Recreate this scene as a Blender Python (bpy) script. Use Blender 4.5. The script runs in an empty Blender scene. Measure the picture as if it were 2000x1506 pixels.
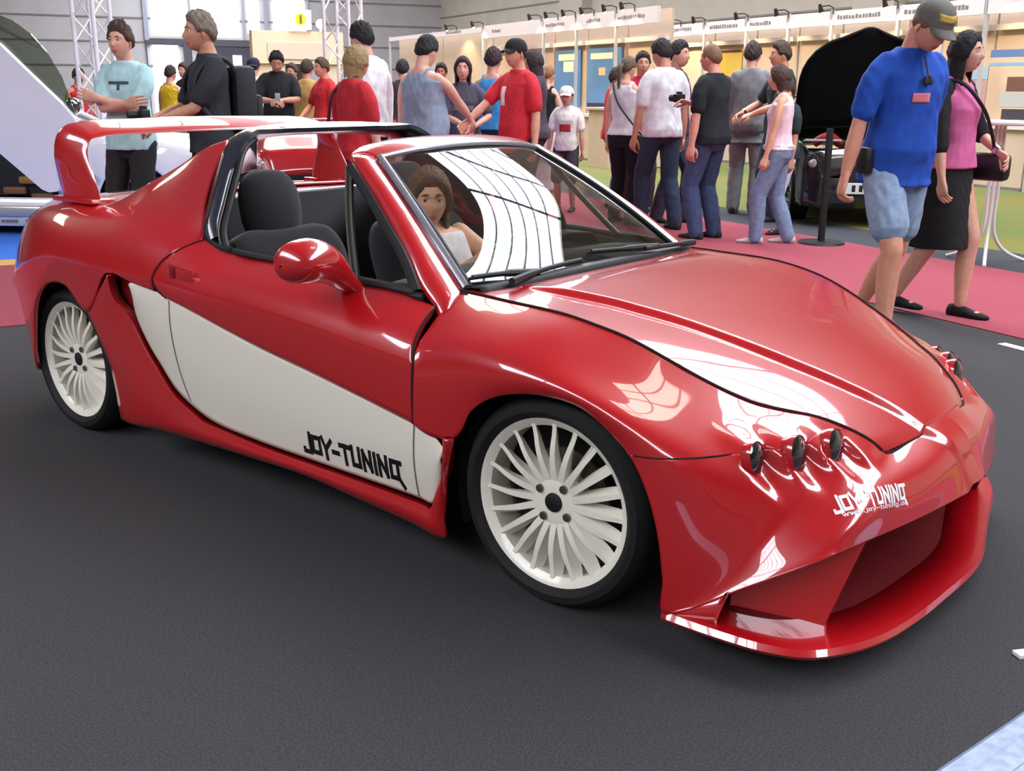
import bpy, bmesh, math, random
import numpy as np
from mathutils import Vector, Matrix
from mathutils.bvhtree import BVHTree
from math import pi, sin, cos, radians

random.seed(7)
rng = np.random.default_rng(7)
scene = bpy.context.scene
COL = scene.collection

# ------------------------------------------------------------------ camera
# world frame: x = nose direction of the red car, y = away from the photographer, z = up; origin on the floor under its front axle
CAM = np.array([1.5582, -2.8530, 1.3300])
YAW, PITCH, ROLL, FPX = 2.25669, -0.270937, 0.005656, 2075.8
def _cam_axes():
    f = np.array([cos(PITCH)*cos(YAW), cos(PITCH)*sin(YAW), sin(PITCH)])
    r = np.array([sin(YAW), -cos(YAW), 0.0]); u = np.cross(r, f)
    c, s = cos(ROLL), sin(ROLL)
    return c*r + s*u, -s*r + c*u, f
_r, _u, _f = _cam_axes()
cam_data = bpy.data.cameras.new('camera')
cam_data.sensor_fit = 'HORIZONTAL'
cam_data.sensor_width = 36.0
cam_data.lens = FPX/2000.0*36.0
cam_data.clip_start = 0.05
cam_data.clip_end = 300.0
cam = bpy.data.objects.new('camera', cam_data)
COL.objects.link(cam)
cam.matrix_world = Matrix(((_r[0], _u[0], -_f[0], CAM[0]), (_r[1], _u[1], -_f[1], CAM[1]), (_r[2], _u[2], -_f[2], CAM[2]), (0, 0, 0, 1)))
scene.camera = cam

# ------------------------------------------------------------------ colour management, world
vs = scene.view_settings
scene.display_settings.display_device = 'sRGB'
vs.view_transform = 'Standard'
vs.look = 'None'
vs.gamma = 1.0
vs.use_curve_mapping = False
vs.exposure = 0.12
scene.cycles.use_denoising = True
scene.cycles.max_bounces = 8
scene.cycles.sample_clamp_indirect = 6.0
world = bpy.data.worlds.new('daylight outside')
scene.world = world
world.use_nodes = True
_bg = world.node_tree.nodes['Background']
_bg.inputs['Color'].default_value = (0.80, 0.88, 1.0, 1)
_bg.inputs['Strength'].default_value = 1.0

# hall directions: D1 runs along the row of booths (to the right), D2 away from the photographer
HA = radians(-24.0)
D1 = np.array([cos(HA), sin(HA), 0.0])
D2 = np.array([-sin(HA), cos(HA), 0.0])
def H(a, b, z=0.0):
    """a point in hall coordinates measured from the camera's foot"""
    p = np.array([CAM[0], CAM[1], 0.0]) + a*D1 + b*D2
    return np.array([p[0], p[1], z])
CEIL = 9.0

# ------------------------------------------------------------------ materials
MATS = {}
def lin(c):
    out = []
    for v in c[:3]:
        v = v/255.0
        out.append(v/12.92 if v <= 0.04045 else ((v+0.055)/1.055)**2.4)
    return tuple(out) + (1.0,)
def mat(name, rgb, rough=0.5, metal=0.0, coat=0.0, spec=0.5, noise=0.0, nscale=60.0, bump=0.0, emit=None, estr=0.0, sheen=0.0, rgb2=None):
    """procedural principled material; rgb in 0..255 sRGB; noise mottles the colour, bump roughens it"""
    if name in MATS: return MATS[name]
    m = bpy.data.materials.new(name); m.use_nodes = True
    nt = m.node_tree; b = nt.nodes['Principled BSDF']
    b.inputs['Base Color'].default_value = lin(rgb)
    b.inputs['Roughness'].default_value = rough
    b.inputs['Metallic'].default_value = metal
    b.inputs['Coat Weight'].default_value = coat
    b.inputs['Coat Roughness'].default_value = 0.03; b.inputs['Coat IOR'].default_value = 1.85
    b.inputs['Specular IOR Level'].default_value = spec
    if sheen: b.inputs['Sheen Weight'].default_value = sheen
    if emit is not None:
        b.inputs['Emission Color'].default_value = lin(emit); b.inputs['Emission Strength'].default_value = estr
    if noise or bump or rgb2:
        tc = nt.nodes.new('ShaderNodeTexCoord'); nz = nt.nodes.new('ShaderNodeTexNoise')
        nz.inputs['Scale'].default_value = nscale; nz.inputs['Detail'].default_value = 4.0
        nt.links.new(tc.outputs['Object'], nz.inputs['Vector'])
        if noise or rgb2:
            mx = nt.nodes.new('ShaderNodeMix'); mx.data_type = 'RGBA'
            c = np.array(lin(rgb)[:3])
            if rgb2: lo, hi = lin(rgb), lin(rgb2)
            else: lo, hi = tuple(c*(1-noise))+(1,), tuple(np.minimum(c*(1+noise), 1))+(1,)
            mx.inputs[6].default_value = lo; mx.inputs[7].default_value = hi
            ramp = nt.nodes.new('ShaderNodeMapRange')
            ramp.inputs['From Min'].default_value = 0.35; ramp.inputs['From Max'].default_value = 0.65
            nt.links.new(nz.outputs['Fac'], ramp.inputs['Value'])
            nt.links.new(ramp.outputs['Result'], mx.inputs[0])
            nt.links.new(mx.outputs[2], b.inputs['Base Color'])
        if bump:
            bp = nt.nodes.new('ShaderNodeBump'); bp.inputs['Strength'].default_value = bump; bp.inputs['Distance'].default_value = 0.01
            nt.links.new(nz.outputs['Fac'], bp.inputs['Height']); nt.links.new(bp.outputs['Normal'], b.inputs['Normal'])
    MATS[name] = m
    return m
def glass_mat(name, tint=(0.9, 0.95, 0.95), refl_boost=1.0, ior=1.5):
    """thin sheet of glass: clear with a fresnel mirror on it"""
    if name in MATS: return MATS[name]
    m = bpy.data.materials.new(name); m.use_nodes = True
    nt = m.node_tree; nt.nodes.clear()
    out = nt.nodes.new('ShaderNodeOutputMaterial'); mx = nt.nodes.new('ShaderNodeMixShader')
    tr = nt.nodes.new('ShaderNodeBsdfTransparent'); gl = nt.nodes.new('ShaderNodeBsdfGlossy'); fr = nt.nodes.new('ShaderNodeFresnel')
    tr.inputs['Color'].default_value = tuple(tint)+(1,); gl.inputs['Roughness'].default_value = 0.0
    fr.inputs['IOR'].default_value = ior
    mt = nt.nodes.new('ShaderNodeMath'); mt.operation = 'MULTIPLY'; mt.inputs[1].default_value = refl_boost; mt.use_clamp = True
    nt.links.new(fr.outputs['Fac'], mt.inputs[0]); nt.links.new(mt.outputs[0], mx.inputs['Fac'])
    nt.links.new(tr.outputs[0], mx.inputs[1]); nt.links.new(gl.outputs[0], mx.inputs[2]); nt.links.new(mx.outputs[0], out.inputs['Surface'])
    MATS[name] = m
    return m
def emit_mat(name, rgb, strength):
    if name in MATS: return MATS[name]
    m = bpy.data.materials.new(name); m.use_nodes = True
    nt = m.node_tree; nt.nodes.clear()
    out = nt.nodes.new('ShaderNodeOutputMaterial'); e = nt.nodes.new('ShaderNodeEmission')
    e.inputs['Color'].default_value = lin(rgb); e.inputs['Strength'].default_value = strength
    nt.links.new(e.outputs[0], out.inputs['Surface'])
    MATS[name] = m
    return m

# ------------------------------------------------------------------ objects
def link(o, parent=None):
    COL.objects.link(o)
    if parent is not None: o.parent = parent
    return o
def tag(o, label=None, cat=None, group=None, kind=None):
    if label: o['label'] = label
    if cat: o['category'] = cat
    if group: o['group'] = group
    if kind: o['kind'] = kind
    return o
def empty(name, loc=(0, 0, 0), rz=0.0, label=None, cat=None, group=None):
    o = bpy.data.objects.new(name, None)
    o.empty_display_size = 0.1
    o.location = tuple(loc); o.rotation_euler = (0, 0, rz)
    link(o); tag(o, label, cat, group)
    return o
class MB:
    """collects faces of one mesh, with material slots"""
    def __init__(self): self.v = []; self.f = []; self.m = []; self.mats = []
    def slot(self, m):
        if m not in self.mats: self.mats.append(m)
        return self.mats.index(m)
    def add(self, verts, faces, m=None):
        o = len(self.v); s = self.slot(m) if m is not None else 0
        self.v.extend([tuple(map(float, p)) for p in verts])
        for f in faces: self.f.append(tuple(i+o for i in f)); self.m.append(s)
        return self
    def box(self, c, s, m=None, ax=None, bev=0.0):
        """box of size s centred on c; ax = 3 axis vectors"""
        ax = np.eye(3) if ax is None else np.array(ax, float)
        if bev <= 0:
            vs_ = [np.array(c) + sx*s[0]/2*ax[0] + sy*s[1]/2*ax[1] + sz*s[2]/2*ax[2] for sx in (-1, 1) for sy in (-1, 1) for sz in (-1, 1)]
            fs = [(0, 1, 3, 2), (4, 6, 7, 5), (0, 4, 5, 1), (2, 3, 7, 6), (0, 2, 6, 4), (1, 5, 7, 3)]
            return self.add(vs_, fs, m)
        bm = bmesh.new(); bmesh.ops.create_cube(bm, size=1.0)
        for v in bm.verts: v.co = Vector((v.co.x*s[0], v.co.y*s[1], v.co.z*s[2]))
        bmesh.ops.bevel(bm, geom=bm.edges[:], offset=bev, segments=2, affect='EDGES', profile=0.5)
        vs_ = [np.array(c) + v.co.x*ax[0] + v.co.y*ax[1] + v.co.z*ax[2] for v in bm.verts]
        bm.verts.index_update()
        fs = [tuple(v.index for v in f.verts) for f in bm.faces]; bm.free()
        return self.add(vs_, fs, m)
    def tube(self, pts, r, m=None, n=10, cap=True, flat=1.0, up=(0, 0, 1)):
        """tube through points; r radius or list; flat squeezes it along the side axis"""
        P = np.array(pts, float); k = len(P)
        R = np.full(k, r, float) if np.isscalar(r) else np.array(r, float)
        T = np.gradient(P, axis=0); T /= np.linalg.norm(T, axis=1)[:, None] + 1e-12
        U = np.array(up, float)
        if abs(np.dot(U, T[0])) > 0.95: U = np.array((1.0, 0, 0)) if abs(T[0][0]) < 0.9 else np.array((0, 1.0, 0))
        vs_ = []
        for i in range(k):
            s = np.cross(T[i], U); s /= np.linalg.norm(s) + 1e-12
            u = np.cross(s, T[i]); U = u
            for j in range(n):
                a = 2*pi*j/n
                vs_.append(P[i] + R[i]*(cos(a)*s*flat + sin(a)*u))
        fs = [(i*n+j, i*n+(j+1) % n, (i+1)*n+(j+1) % n, (i+1)*n+j) for i in range(k-1) for j in range(n)]
        if cap: fs += [tuple(range(n-1, -1, -1)), tuple(range((k-1)*n, k*n))]
        return self.add(vs_, fs, m)
    def lathe(self, prof, c, axis='z', n=32, m=None, closed=False):
        """prof = [(radius, height)...] turned about an axis through c"""
        ax = {'x': (np.array((0, 1., 0)), np.array((0, 0, 1.)), np.array((1., 0, 0))), 'y': (np.array((1., 0, 0)), np.array((0, 0, 1.)), np.array((0, 1., 0))), 'z': (np.array((1., 0, 0)), np.array((0, 1., 0)), np.array((0, 0, 1.)))}[axis]
        vs_ = []; k = len(prof)
        for r, h in prof:
            for j in range(n):
                a = 2*pi*j/n
                vs_.append(np.array(c) + ax[2]*h + r*(cos(a)*ax[0] + sin(a)*ax[1]))
        kk = k if closed else k-1
        fs = [(i*n+j, i*n+(j+1) % n, ((i+1) % k)*n+(j+1) % n, ((i+1) % k)*n+j) for i in range(kk) for j in range(n)]
        return self.add(vs_, fs, m)
    def grid(self, P, m=None, flip=False, wrap=False):
        P = np.array(P, float); a, b = P.shape[:2]
        fs = []
        for i in range(a-1):
            for j in range(b if wrap else b-1):
                f = (i*b+j, i*b+(j+1) % b, (i+1)*b+(j+1) % b, (i+1)*b+j)
                fs.append(f[::-1] if flip else f)
        return self.add(P.reshape(-1, 3), fs, m)
    def ball(self, c, r, m=None, nu=16, nv=10, ax=None):
        ax = np.eye(3) if ax is None else np.array(ax, float); r = np.array([r]*3 if np.isscalar(r) else r, float)
        P = np.array([[np.array(c) + r[0]*sin(pi*i/nv)*cos(2*pi*j/nu)*ax[0] + r[1]*sin(pi*i/nv)*sin(2*pi*j/nu)*ax[1] + r[2]*cos(pi*i/nv)*ax[2] for j in range(nu)] for i in range(nv+1)])
        return self.grid(P, m, wrap=True)
    def build(self, name, m=None, parent=None, smooth=True, angle=None, fix=True, merge=0.0, solid=0.0, kind=None, sub=0, out=None):
        me = bpy.data.meshes.new(name)
        me.from_pydata(self.v, [], self.f)
        ml = self.mats if self.mats else ([m] if m is not None else [])
        for x in ml: me.materials.append(x if x is not None else m)
        if self.mats: me.polygons.foreach_set('material_index', self.m)
        if fix or merge:
            bm = bmesh.new(); bm.from_mesh(me)
            if merge: bmesh.ops.remove_doubles(bm, verts=bm.verts[:], dist=merge)
            if fix: bmesh.ops.recalc_face_normals(bm, faces=bm.faces[:])
            bm.to_mesh(me); bm.free()
        if out is not None:
            me.update(); o_ = np.array(out, float)
            if sum(float(np.dot(np.array(p.normal), np.array(p.center)-o_))*p.area for p in me.polygons) < 0: me.flip_normals()
        if smooth:
            if angle is None: angle = 40
            me.polygons.foreach_set('use_smooth', [True]*len(me.polygons))
            try: me.set_sharp_from_angle(angle=radians(angle))
            except Exception: pass
        me.update()
        o = bpy.data.objects.new(name, me)
        link(o, parent)
        if solid:
            md = o.modifiers.new('thickness', 'SOLIDIFY'); md.thickness = abs(solid); md.offset = -1 if solid > 0 else 1
        if sub:
            md = o.modifiers.new('smooth', 'SUBSURF'); md.levels = sub; md.render_levels = sub
        if kind: o['kind'] = kind
        return o
def copy_tree(o, parent=None):
    c = o.copy(); COL.objects.link(c)
    if parent is not None: c.parent = parent
    for ch in list(o.children): copy_tree(ch, c)
    return c

# ------------------------------------------------------------------ curves and surfaces
def spline(pts, n=None, t=None, par=None):
    """smooth interpolation through rows of pts (k,d); returns values at n even parameters or at t in 0..1"""
    P = np.array(pts, float); k = len(P); sh = P.shape[1:]; P = P.reshape(k, -1)
    if par is None:
        d = np.linalg.norm(np.diff(P, axis=0), axis=1)**0.7 + 1e-9
        s = np.concatenate([[0], np.cumsum(d)]); s /= s[-1]
    else: s = np.array(par, float)
    if t is None: t = np.linspace(0, 1, n)
    t = np.array(t, float)
    m = np.zeros_like(P); h = np.diff(s)
    dl = np.diff(P, axis=0)/h[:, None]
    for i in range(1, k-1):
        m[i] = (dl[i-1]*h[i] + dl[i]*h[i-1])/(h[i-1]+h[i])
    if k > 2:
        m[0] = 1.5*dl[0] - 0.5*m[1]; m[-1] = 1.5*dl[-1] - 0.5*m[-2]
    else: m[0] = m[1] = dl[0]
    i = np.clip(np.searchsorted(s, t, side='right')-1, 0, k-2)
    u = ((t - s[i])/h[i])[:, None]; hh = h[i][:, None]
    out = (2*u**3-3*u**2+1)*P[i] + (u**3-2*u**2+u)*hh*m[i] + (-2*u**3+3*u**2)*P[i+1] + (u**3-u**2)*hh*m[i+1]
    return out.reshape((len(t),)+sh)
def surf(net, nu, nv, fair=0):
    """interpolate a net of control points [row][col] to nu x nv points"""
    N = np.array(net, float)
    def par(A):
        d = (np.linalg.norm(np.diff(A, axis=1), axis=2)**0.7 + 1e-9).mean(0)
        s = np.concatenate([[0], np.cumsum(d)]); return s/s[-1]
    pc = par(N)
    A = np.stack([spline(r, nv, par=pc) for r in N])
    pr = par(A.transpose(1, 0, 2))
    B = np.stack([spline(A[:, j], nu, par=pr) for j in range(A.shape[1])], 1)
    for _ in range(fair):
        L = np.zeros_like(B)
        L[1:-1, 1:-1] = (B[:-2, 1:-1]+B[2:, 1:-1]+B[1:-1, :-2]+B[1:-1, 2:])/4 - B[1:-1, 1:-1]
        B = B + 0.6*L
    return B
def mirror(P):
    Q = np.array(P, float).copy(); Q[..., 1] *= -1; return Q
def sstep(a, b, x):
    t = np.clip((np.asarray(x, float)-a)/(b-a), 0, 1); return t*t*(3-2*t)
# ================================================================== daylight: skylight strips in the roof of the hall
def sbox(name, lo, hi, m, kind='structure', parent=None):
    b = MB(); c = [(lo[i]+hi[i])/2 for i in range(3)]; s = [hi[i]-lo[i] for i in range(3)]
    b.box(H(c[0], c[1], c[2]), s, ax=np.array([D1, D2, (0, 0, 1.)]))
    return b.build(name, m, parent, smooth=False, kind=kind)
A0, A1, B0, B1 = -46.0, 34.0, -27.0, 19.5
SKY = emit_mat('daylight behind skylight', (238, 244, 255), 11.0)
SKY2 = emit_mat('daylight behind far skylight', (242, 245, 255), 10.5)
WINDOW = emit_mat('bright window daylight', (245, 250, 255), 3.2)
CEILM = mat('pale hall ceiling', (214, 208, 200), rough=.9, noise=.05, nscale=.6)
WALLM = mat('beige hall wall', (205, 192, 174), rough=.9, noise=.05, nscale=1.5)
WALLG = mat('grey corrugated wall', (200, 194, 194), rough=.85, noise=.04, nscale=1.2)
FRAMEM = mat('window mullion', (150, 152, 158), rough=.5)
BANDS = [(6.3, 11.3, SKY, -44, 16), (-13.0, -7.5, SKY2, -7.5, 16)]
nwin = 1
def ceiling():
    b = MB(); edges = sorted([B0, B1] + [e for q in BANDS for e in q[:2]]); ax = np.array([D1, D2, (0, 0, 1.)])
    for lo, hi in zip(edges[::2], edges[1::2]):
        b.box(H((A0+A1)/2, (lo+hi)/2, CEIL+.15), (A1-A0, hi-lo, .3), ax=ax)
    for lo, hi, _, s0, s1 in BANDS:
        b.box(H((A0+s0)/2, (lo+hi)/2, CEIL+.15), (s0-A0, hi-lo, .3), ax=ax); b.box(H((A1+16)/2, (lo+hi)/2, CEIL+.15), (A1-16, hi-lo, .3), ax=ax)
    return b.build('ceiling', CEILM, smooth=False, kind='structure')
ceiling()
for lo, hi, m, s0, s1 in BANDS:
    w = sbox('window_%d' % nwin, (s0, lo, CEIL+.1), (s1, hi, CEIL+.2), m); nwin += 1
    b = MB(); ax = np.array([D1, D2, (0, 0, 1.)])
    for q in np.arange(lo+.66, hi-.2, .88): b.box(H((s0+s1)/2, q, CEIL+.04), (s1-s0, .032, .08), ax=ax)
    for a in np.arange(-41.15, 15, 3.75)[np.arange(-41.15, 15, 3.75) > s0]: b.box(H(a, (lo+hi)/2, CEIL), (.18, hi-lo, .16), ax=ax)
    b.build('trim_%d' % nwin, FRAMEM, smooth=False, kind='structure')

GLOWM = emit_mat('warm added ceiling glow', (255, 244, 226), 6.0)  # panels added to light the left crowd and give wing, fender and tail highlights
for s0, s1, t0, t1 in ((-30, -12.2, 2.2, 5.2), (-4.1, -2.5, 4.1, 5.5), (-26, -21, -9, -5)):
    w = sbox('window_%d' % (nwin+1), (s0, t0, CEIL-.06), (s1, t1, CEIL-.01), GLOWM); nwin += 1  # added glowing box under the closed ceiling, no opening above it
    b = MB()
    for a in np.arange(s0, s1+.01, (s1-s0)/max(2, round((s1-s0)/1.5))): b.box(H(a, (t0+t1)/2, CEIL-.07), (.06, t1-t0+.1, .08), ax=ax)
    for q in np.linspace(t0, t1, 4): b.box(H((s0+s1)/2, q, CEIL-.07), (s1-s0, .04, .08), ax=ax)
    b.build('trim_%d' % (nwin+1), FRAMEM, smooth=False, kind='structure')

# ---- floor and carpets
CARPET = mat('charcoal carpet', (56, 54, 56), rough=0.98, noise=0.35, nscale=170, bump=0.25)
sbox('floor', (A0, B0, -.2), (A1, B1, 0), CARPET)
PINK = mat('red aisle carpet', (146, 58, 72), rough=.97, noise=.06, nscale=40)
GREYC = mat('blue grey carpet', (92, 98, 108), rough=.97, noise=.1, nscale=60)
DARKC = mat('dark floor strip', (48, 50, 56), rough=.9, noise=.1, nscale=30)
GREENC = mat('olive green carpet', (112, 104, 40), rough=.97, noise=.25, nscale=.6, rgb2=(86, 104, 50))
BLUEC = mat('blue carpet', (48, 110, 205), rough=.97, noise=.06)
YELC = mat('ochre carpet edge', (205, 160, 90), rough=.97)
def carpet(name, a0, a1, b0, b1, m, t, label):
    b = MB(); b.box(H((a0+a1)/2, (b0+b1)/2, t/2), (a1-a0, b1-b0, t), ax=np.array([D1, D2, (0, 0, 1.)]))
    o = b.build(name, m, smooth=False); tag(o, label, 'carpet', kind='structure'); return o
carpet('red_carpet', -30, 20, 5.17, 7.1, PINK, .006, 'red carpet of the aisle between the car and the booths')
carpet('red_carpet', -9.05, -6.66, -20, 5.17, PINK, .006, 'red carpet of the cross aisle behind the rear of the red car')
carpet('ochre_carpet_strip', -9.35, -9.05, -20, 5.17, YELC, .006, 'narrow ochre strip along the blue carpet')
carpet('blue_carpet', -13.5, -9.35, -12, 5.17, BLUEC, .006, 'blue carpet under the white car with its bonnet up')
carpet('grey_carpet', -3, 20, 4.62, 5.17, GREYC, .005, 'blue grey carpet strip along the red aisle')
carpet('dark_floor_strip', -30, 20, 7.1, 7.95, DARKC, .005, 'dark floor strip beyond the red aisle')
carpet('green_carpet', -26, 20, 7.95, 13.3, GREENC, .006, 'olive green carpet in front of the booths')

# ---- walls
def wall(name, a0, a1, b0, b1, m, top=CEIL): return sbox(name, (a0, b0, 0), (a1, b1, top), m)
wall('wall_back', A0, A1, B1, B1+.3, WALLM)
wall('wall_front', A0, A1, B0-.3, B0, WALLM)
wall('wall_right', A1, A1+.3, B0, B1, WALLM)
wall('wall_left', A0-.3, A0, B0, B1, WALLG)
b = MB(); ax3 = np.array([D1, D2, (0, 0, 1.)])
for z in np.arange(2.2, CEIL, .9): b.box(H(A0+.02, (B0+B1)/2, z), (.04, B1-B0, .05), ax=ax3)
for z in np.arange(3.3, CEIL, 1.1): b.box(H((A0+A1)/2, B1-.02, z), (A1-A0, .04, .05), ax=ax3)
b.build('trim_9', mat('wall joint', (150, 142, 134), rough=.9), smooth=False, kind='structure')
def on_plane(px, py, a=None, b=None):
    """point of the hall plane a = const or b = const seen at a picture point (used once to place fixed things)"""
    d = (px-1000)/FPX*_r - (py-753)/FPX*_u + _f
    q = D1 if a is not None else D2; v = a if a is not None else b
    t = v/np.dot(d, q); p = CAM + d*t
    rel = p - np.array((CAM[0], CAM[1], 0)); return np.array((np.dot(rel, D1), np.dot(rel, D2), p[2]))
# big daylight windows, bright doorway and dark transom on the left wall
def left_rect(name, x0, y0, x1, y1, m, off=.06, th=.05, kind='structure', parent=None, zmin=None):
    p, q = on_plane(x0, y0, a=A0+off), on_plane(x1, y1, a=A0+off)
    lo = [A0+off-th, min(p[1], q[1]), min(p[2], q[2])]; hi = [A0+off, max(p[1], q[1]), max(p[2], q[2])]
    if zmin is not None: lo[2] = zmin
    return sbox(name, lo, hi, m, kind, parent)
left_rect('window_7', 283, -110, 469, 74, WINDOW); left_rect('window_8', 476, -110, 508, 66, WINDOW); left_rect('window_9', 526, -110, 597, 62, WINDOW)
LEFTDARK = mat('dark transom', (86, 84, 92), rough=.6)
for k, (x0, x1) in enumerate(((276, 283), (363, 371), (469, 476), (508, 526), (597, 603))): left_rect('trim_%d' % (20+k), x0, -110, x1, 78, mat('window post', (168, 172, 186), rough=.5), off=.14)
left_rect('trim_30', 283, 74, 500, 92, LEFTDARK, off=.12)
left_rect('door_1', 297, 86, 358, 240, WINDOW, off=.10, zmin=.0)
left_rect('trim_31', 286, 80, 297, 240, LEFTDARK, off=.16, zmin=0); left_rect('trim_32', 358, 80, 385, 240, LEFTDARK, off=.16, zmin=0)
left_rect('trim_33', 385, 92, 500, 240, mat('dark shopfront', (70, 68, 78), rough=.5), off=.09, zmin=0)  # one even dark grey panel right of the doorway
left_rect('window_10', 455, 108, 475, 160, WINDOW, off=.14)
# pale pilasters on the back wall
PIL = mat('pale pilaster', (206, 192, 176), rough=.9)
for k, (x0, x1) in enumerate(((762, 792), (1092, 1136), (1664, 1745))):
    p, q = on_plane(x0, 20, b=B1-.4), on_plane(x1, 20, b=B1-.4)
    sbox('trim_%d' % (40+k), (p[0], B1-.4, 0), (q[0], B1, CEIL), PIL)
p, q = on_plane(708, 30, b=B1-.12), on_plane(748, 120, b=B1-.12)
sbox('window_11', (p[0], B1-.2, q[2]), (q[0], B1-.1, p[2]), mat('blue tinted glass', (96, 122, 160), rough=.15))
# ================================================================== the red show car
RED = mat('red car paint', (186, 10, 22), rough=0.32, coat=1.0, spec=0.5)
RED_SHADE = mat('red paint darkened as shade', (130, 8, 16), rough=0.5)  # darker copy of the body red, shade of recesses put into the colour
WHITEP = mat('white car paint', (236, 229, 212), rough=0.35, coat=0.5)
BLACKP = mat('black rubber', (16, 16, 17), rough=0.55)
TYRE = mat('tyre rubber', (13, 13, 13), rough=0.75, noise=0.15, nscale=200)
GAP = mat('panel gap', (28, 4, 6), rough=0.9)
CABIN = mat('dark cabin trim', (15, 14, 16), rough=0.7, noise=0.2, nscale=150, bump=0.1)
SEATF = mat('seat cloth', (27, 25, 30), rough=0.95, noise=0.25, nscale=300, bump=0.2, sheen=0.3)
SILVER = mat('bright trim', (205, 212, 225), rough=0.22, metal=0.8)
RIMW = mat('white wheel enamel', (242, 236, 220), rough=0.4, coat=0.3)
STEEL = mat('dull steel', (120, 118, 112), rough=0.4, metal=0.9, noise=0.15)
HOOPM = mat('black roof hoop paint', (30, 38, 50), rough=0.3, coat=0.6)
WSGLASS = glass_mat('windscreen glass', (0.82, 0.86, 0.83), refl_boost=1.9)
SIDEGL = glass_mat('side window glass', (0.9, 0.94, 0.94), refl_boost=.35)
LENS = mat('smoked headlight lens', (24, 26, 28), rough=0.08, coat=1.0)
CHROME = mat('chrome', (200, 205, 210), rough=0.12, metal=1.0)

car = empty('sports_car', (0, 0, 0), 0, 'low red open-roofed sports car with white side panels, rear wing and white multi-spoke wheels', 'car')
MID = (-1.1, 0, 0.45)

# ---- front clip: hood edge (T), shoulder (A), waist (B), lower edge (L), from the door to the middle of the nose
FT = [(-.475,-.605,.772),(-.38,-.612,.770),(-.28,-.617,.766),(-.19,-.62,.763),(-.09,-.62,.757),(.0,-.618,.743),(.10,-.607,.72),(.19,-.595,.687),(.27,-.578,.652),(.36,-.55,.613),(.43,-.515,.585),(.49,-.465,.567),(.55,-.415,.550),(.61,-.365,.520),(.655,-.33,.490),(.685,-.30,.458),(.705,-.2,.468),(.722,-.1,.478),(.728,0,.481)]
FA = [(-.46,-.735,.705),(-.375,-.742,.712),(-.28,-.747,.715),(-.19,-.75,.716),(-.10,-.75,.713),(-.01,-.748,.70),(.09,-.743,.678),(.18,-.735,.647),(.27,-.722,.612),(.36,-.703,.575),(.44,-.676,.540),(.51,-.64,.508),(.57,-.595,.480),(.62,-.55,.460),(.67,-.505,.44),(.715,-.45,.422),(.752,-.31,.424),(.778,-.16,.434),(.788,0,.437)]
FA = [(x, y, z - .016*float(sstep(-.1, .12, x)*(1-sstep(.45, .60, x)))) for x, y, z in FA]
FB = [(-.44,-.845,.61),(-.365,-.845,.62),(-.285,-.845,.632),(-.2,-.845,.643),(-.12,-.845,.646),(-.02,-.842,.642),(.07,-.837,.63),(.16,-.83,.606),(.25,-.823,.57),(.33,-.805,.525),(.39,-.786,.482),(.437,-.766,.408),(.472,-.755,.33),(.512,-.732,.275),(.61,-.66,.318),(.712,-.568,.358),(.757,-.402,.363),(.796,-.21,.374),(.815,0,.378)]
FL = [(-.44,-.85,.436),(-.365,-.85,.415),(-.284,-.84,.428),(-.228,-.84,.512),(-.157,-.835,.561),(-.06,-.83,.588),(.04,-.825,.593),(.12,-.822,.58),(.2,-.82,.537),(.266,-.82,.481),(.313,-.82,.402),(.342,-.815,.305),(.357,-.81,.20),(.366,-.805,.105),(.525,-.752,.198),(.677,-.65,.285),(.745,-.48,.306),(.80,-.26,.316),(.843,0,.322)]
# the hood ridge: half-distance from the middle against x
RX = [-.45,-.18,0,.21,.4,.6,.69,.77,.86]; RY = [.46,.43,.40,.33,.27,.20,.15,.10,.04]
def ridge(P):
    P = np.array(P, float); yr = np.interp(P[..., 0], RX, RY)
    P[..., 2] += 0.017*sstep(0.018, -0.006, np.abs(P[..., 1])-yr)*sstep(-.42, -.2, P[..., 0])
    return P
def smooth_strip(net, nu, nv, fair, ):
    return surf(net, nu, nv, fair)
NU, NV = 61, 380
FC = surf([FT, FA, FB, FL], NU, NV, fair=80)
FC = np.where((np.abs(FC[..., 1:2]) < .31) & (FC[..., :1] > .6), ridge(FC), FC)
def grid_tree(P):
    a, b_ = P.shape[:2]
    return BVHTree.FromPolygons([tuple(p) for p in P.reshape(-1, 3)], [(i*b_+j, i*b_+j+1, (i+1)*b_+j+1, (i+1)*b_+j) for i in range(a-1) for j in range(b_-1)])
def on_body(p, d, tree=None):
    h = (tree or FCB).ray_cast(Vector(p), Vector(d).normalized())
    return (np.array(h[0]), np.array(h[1])) if h[0] is not None else (np.array(p), np.array(d)*-1)
def px_ray(x, y):
    d = (x-1000)/FPX*_r - (y-753)/FPX*_u + _f
    return d/np.linalg.norm(d)
FCB = grid_tree(FC)
LIGHTS = [on_body(CAM, px_ray(1475, 890))[0], on_body(CAM, px_ray(1558, 882))[0], on_body(CAM, px_ray(1630, 868))[0]]
LOUT = np.array((0.25, -.58, .77)); LOUT /= np.linalg.norm(LOUT)
LFWD = np.array((1.0, -.10, -.25)); LFWD -= LOUT*np.dot(LFWD, LOUT)*.75; LFWD /= np.linalg.norm(LFWD)
LSIDE = np.cross(LOUT, LFWD); LSIDE /= np.linalg.norm(LSIDE)
for c0 in LIGHTS:      # scooped trough in front of each lens, low swelling behind it
    rel = FC - c0; t = rel@LFWD; u = rel@LSIDE
    dep = .030*sstep(-.012, .004, t)*(1-sstep(.03, .125, t))*np.exp(-(u/.034)**4)
    bul = .010*sstep(-.14, -.03, t)*(1-sstep(-.02, .0, t))*np.exp(-(u/.036)**2)
    FC = FC + LOUT*(bul-dep)[..., None]
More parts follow.
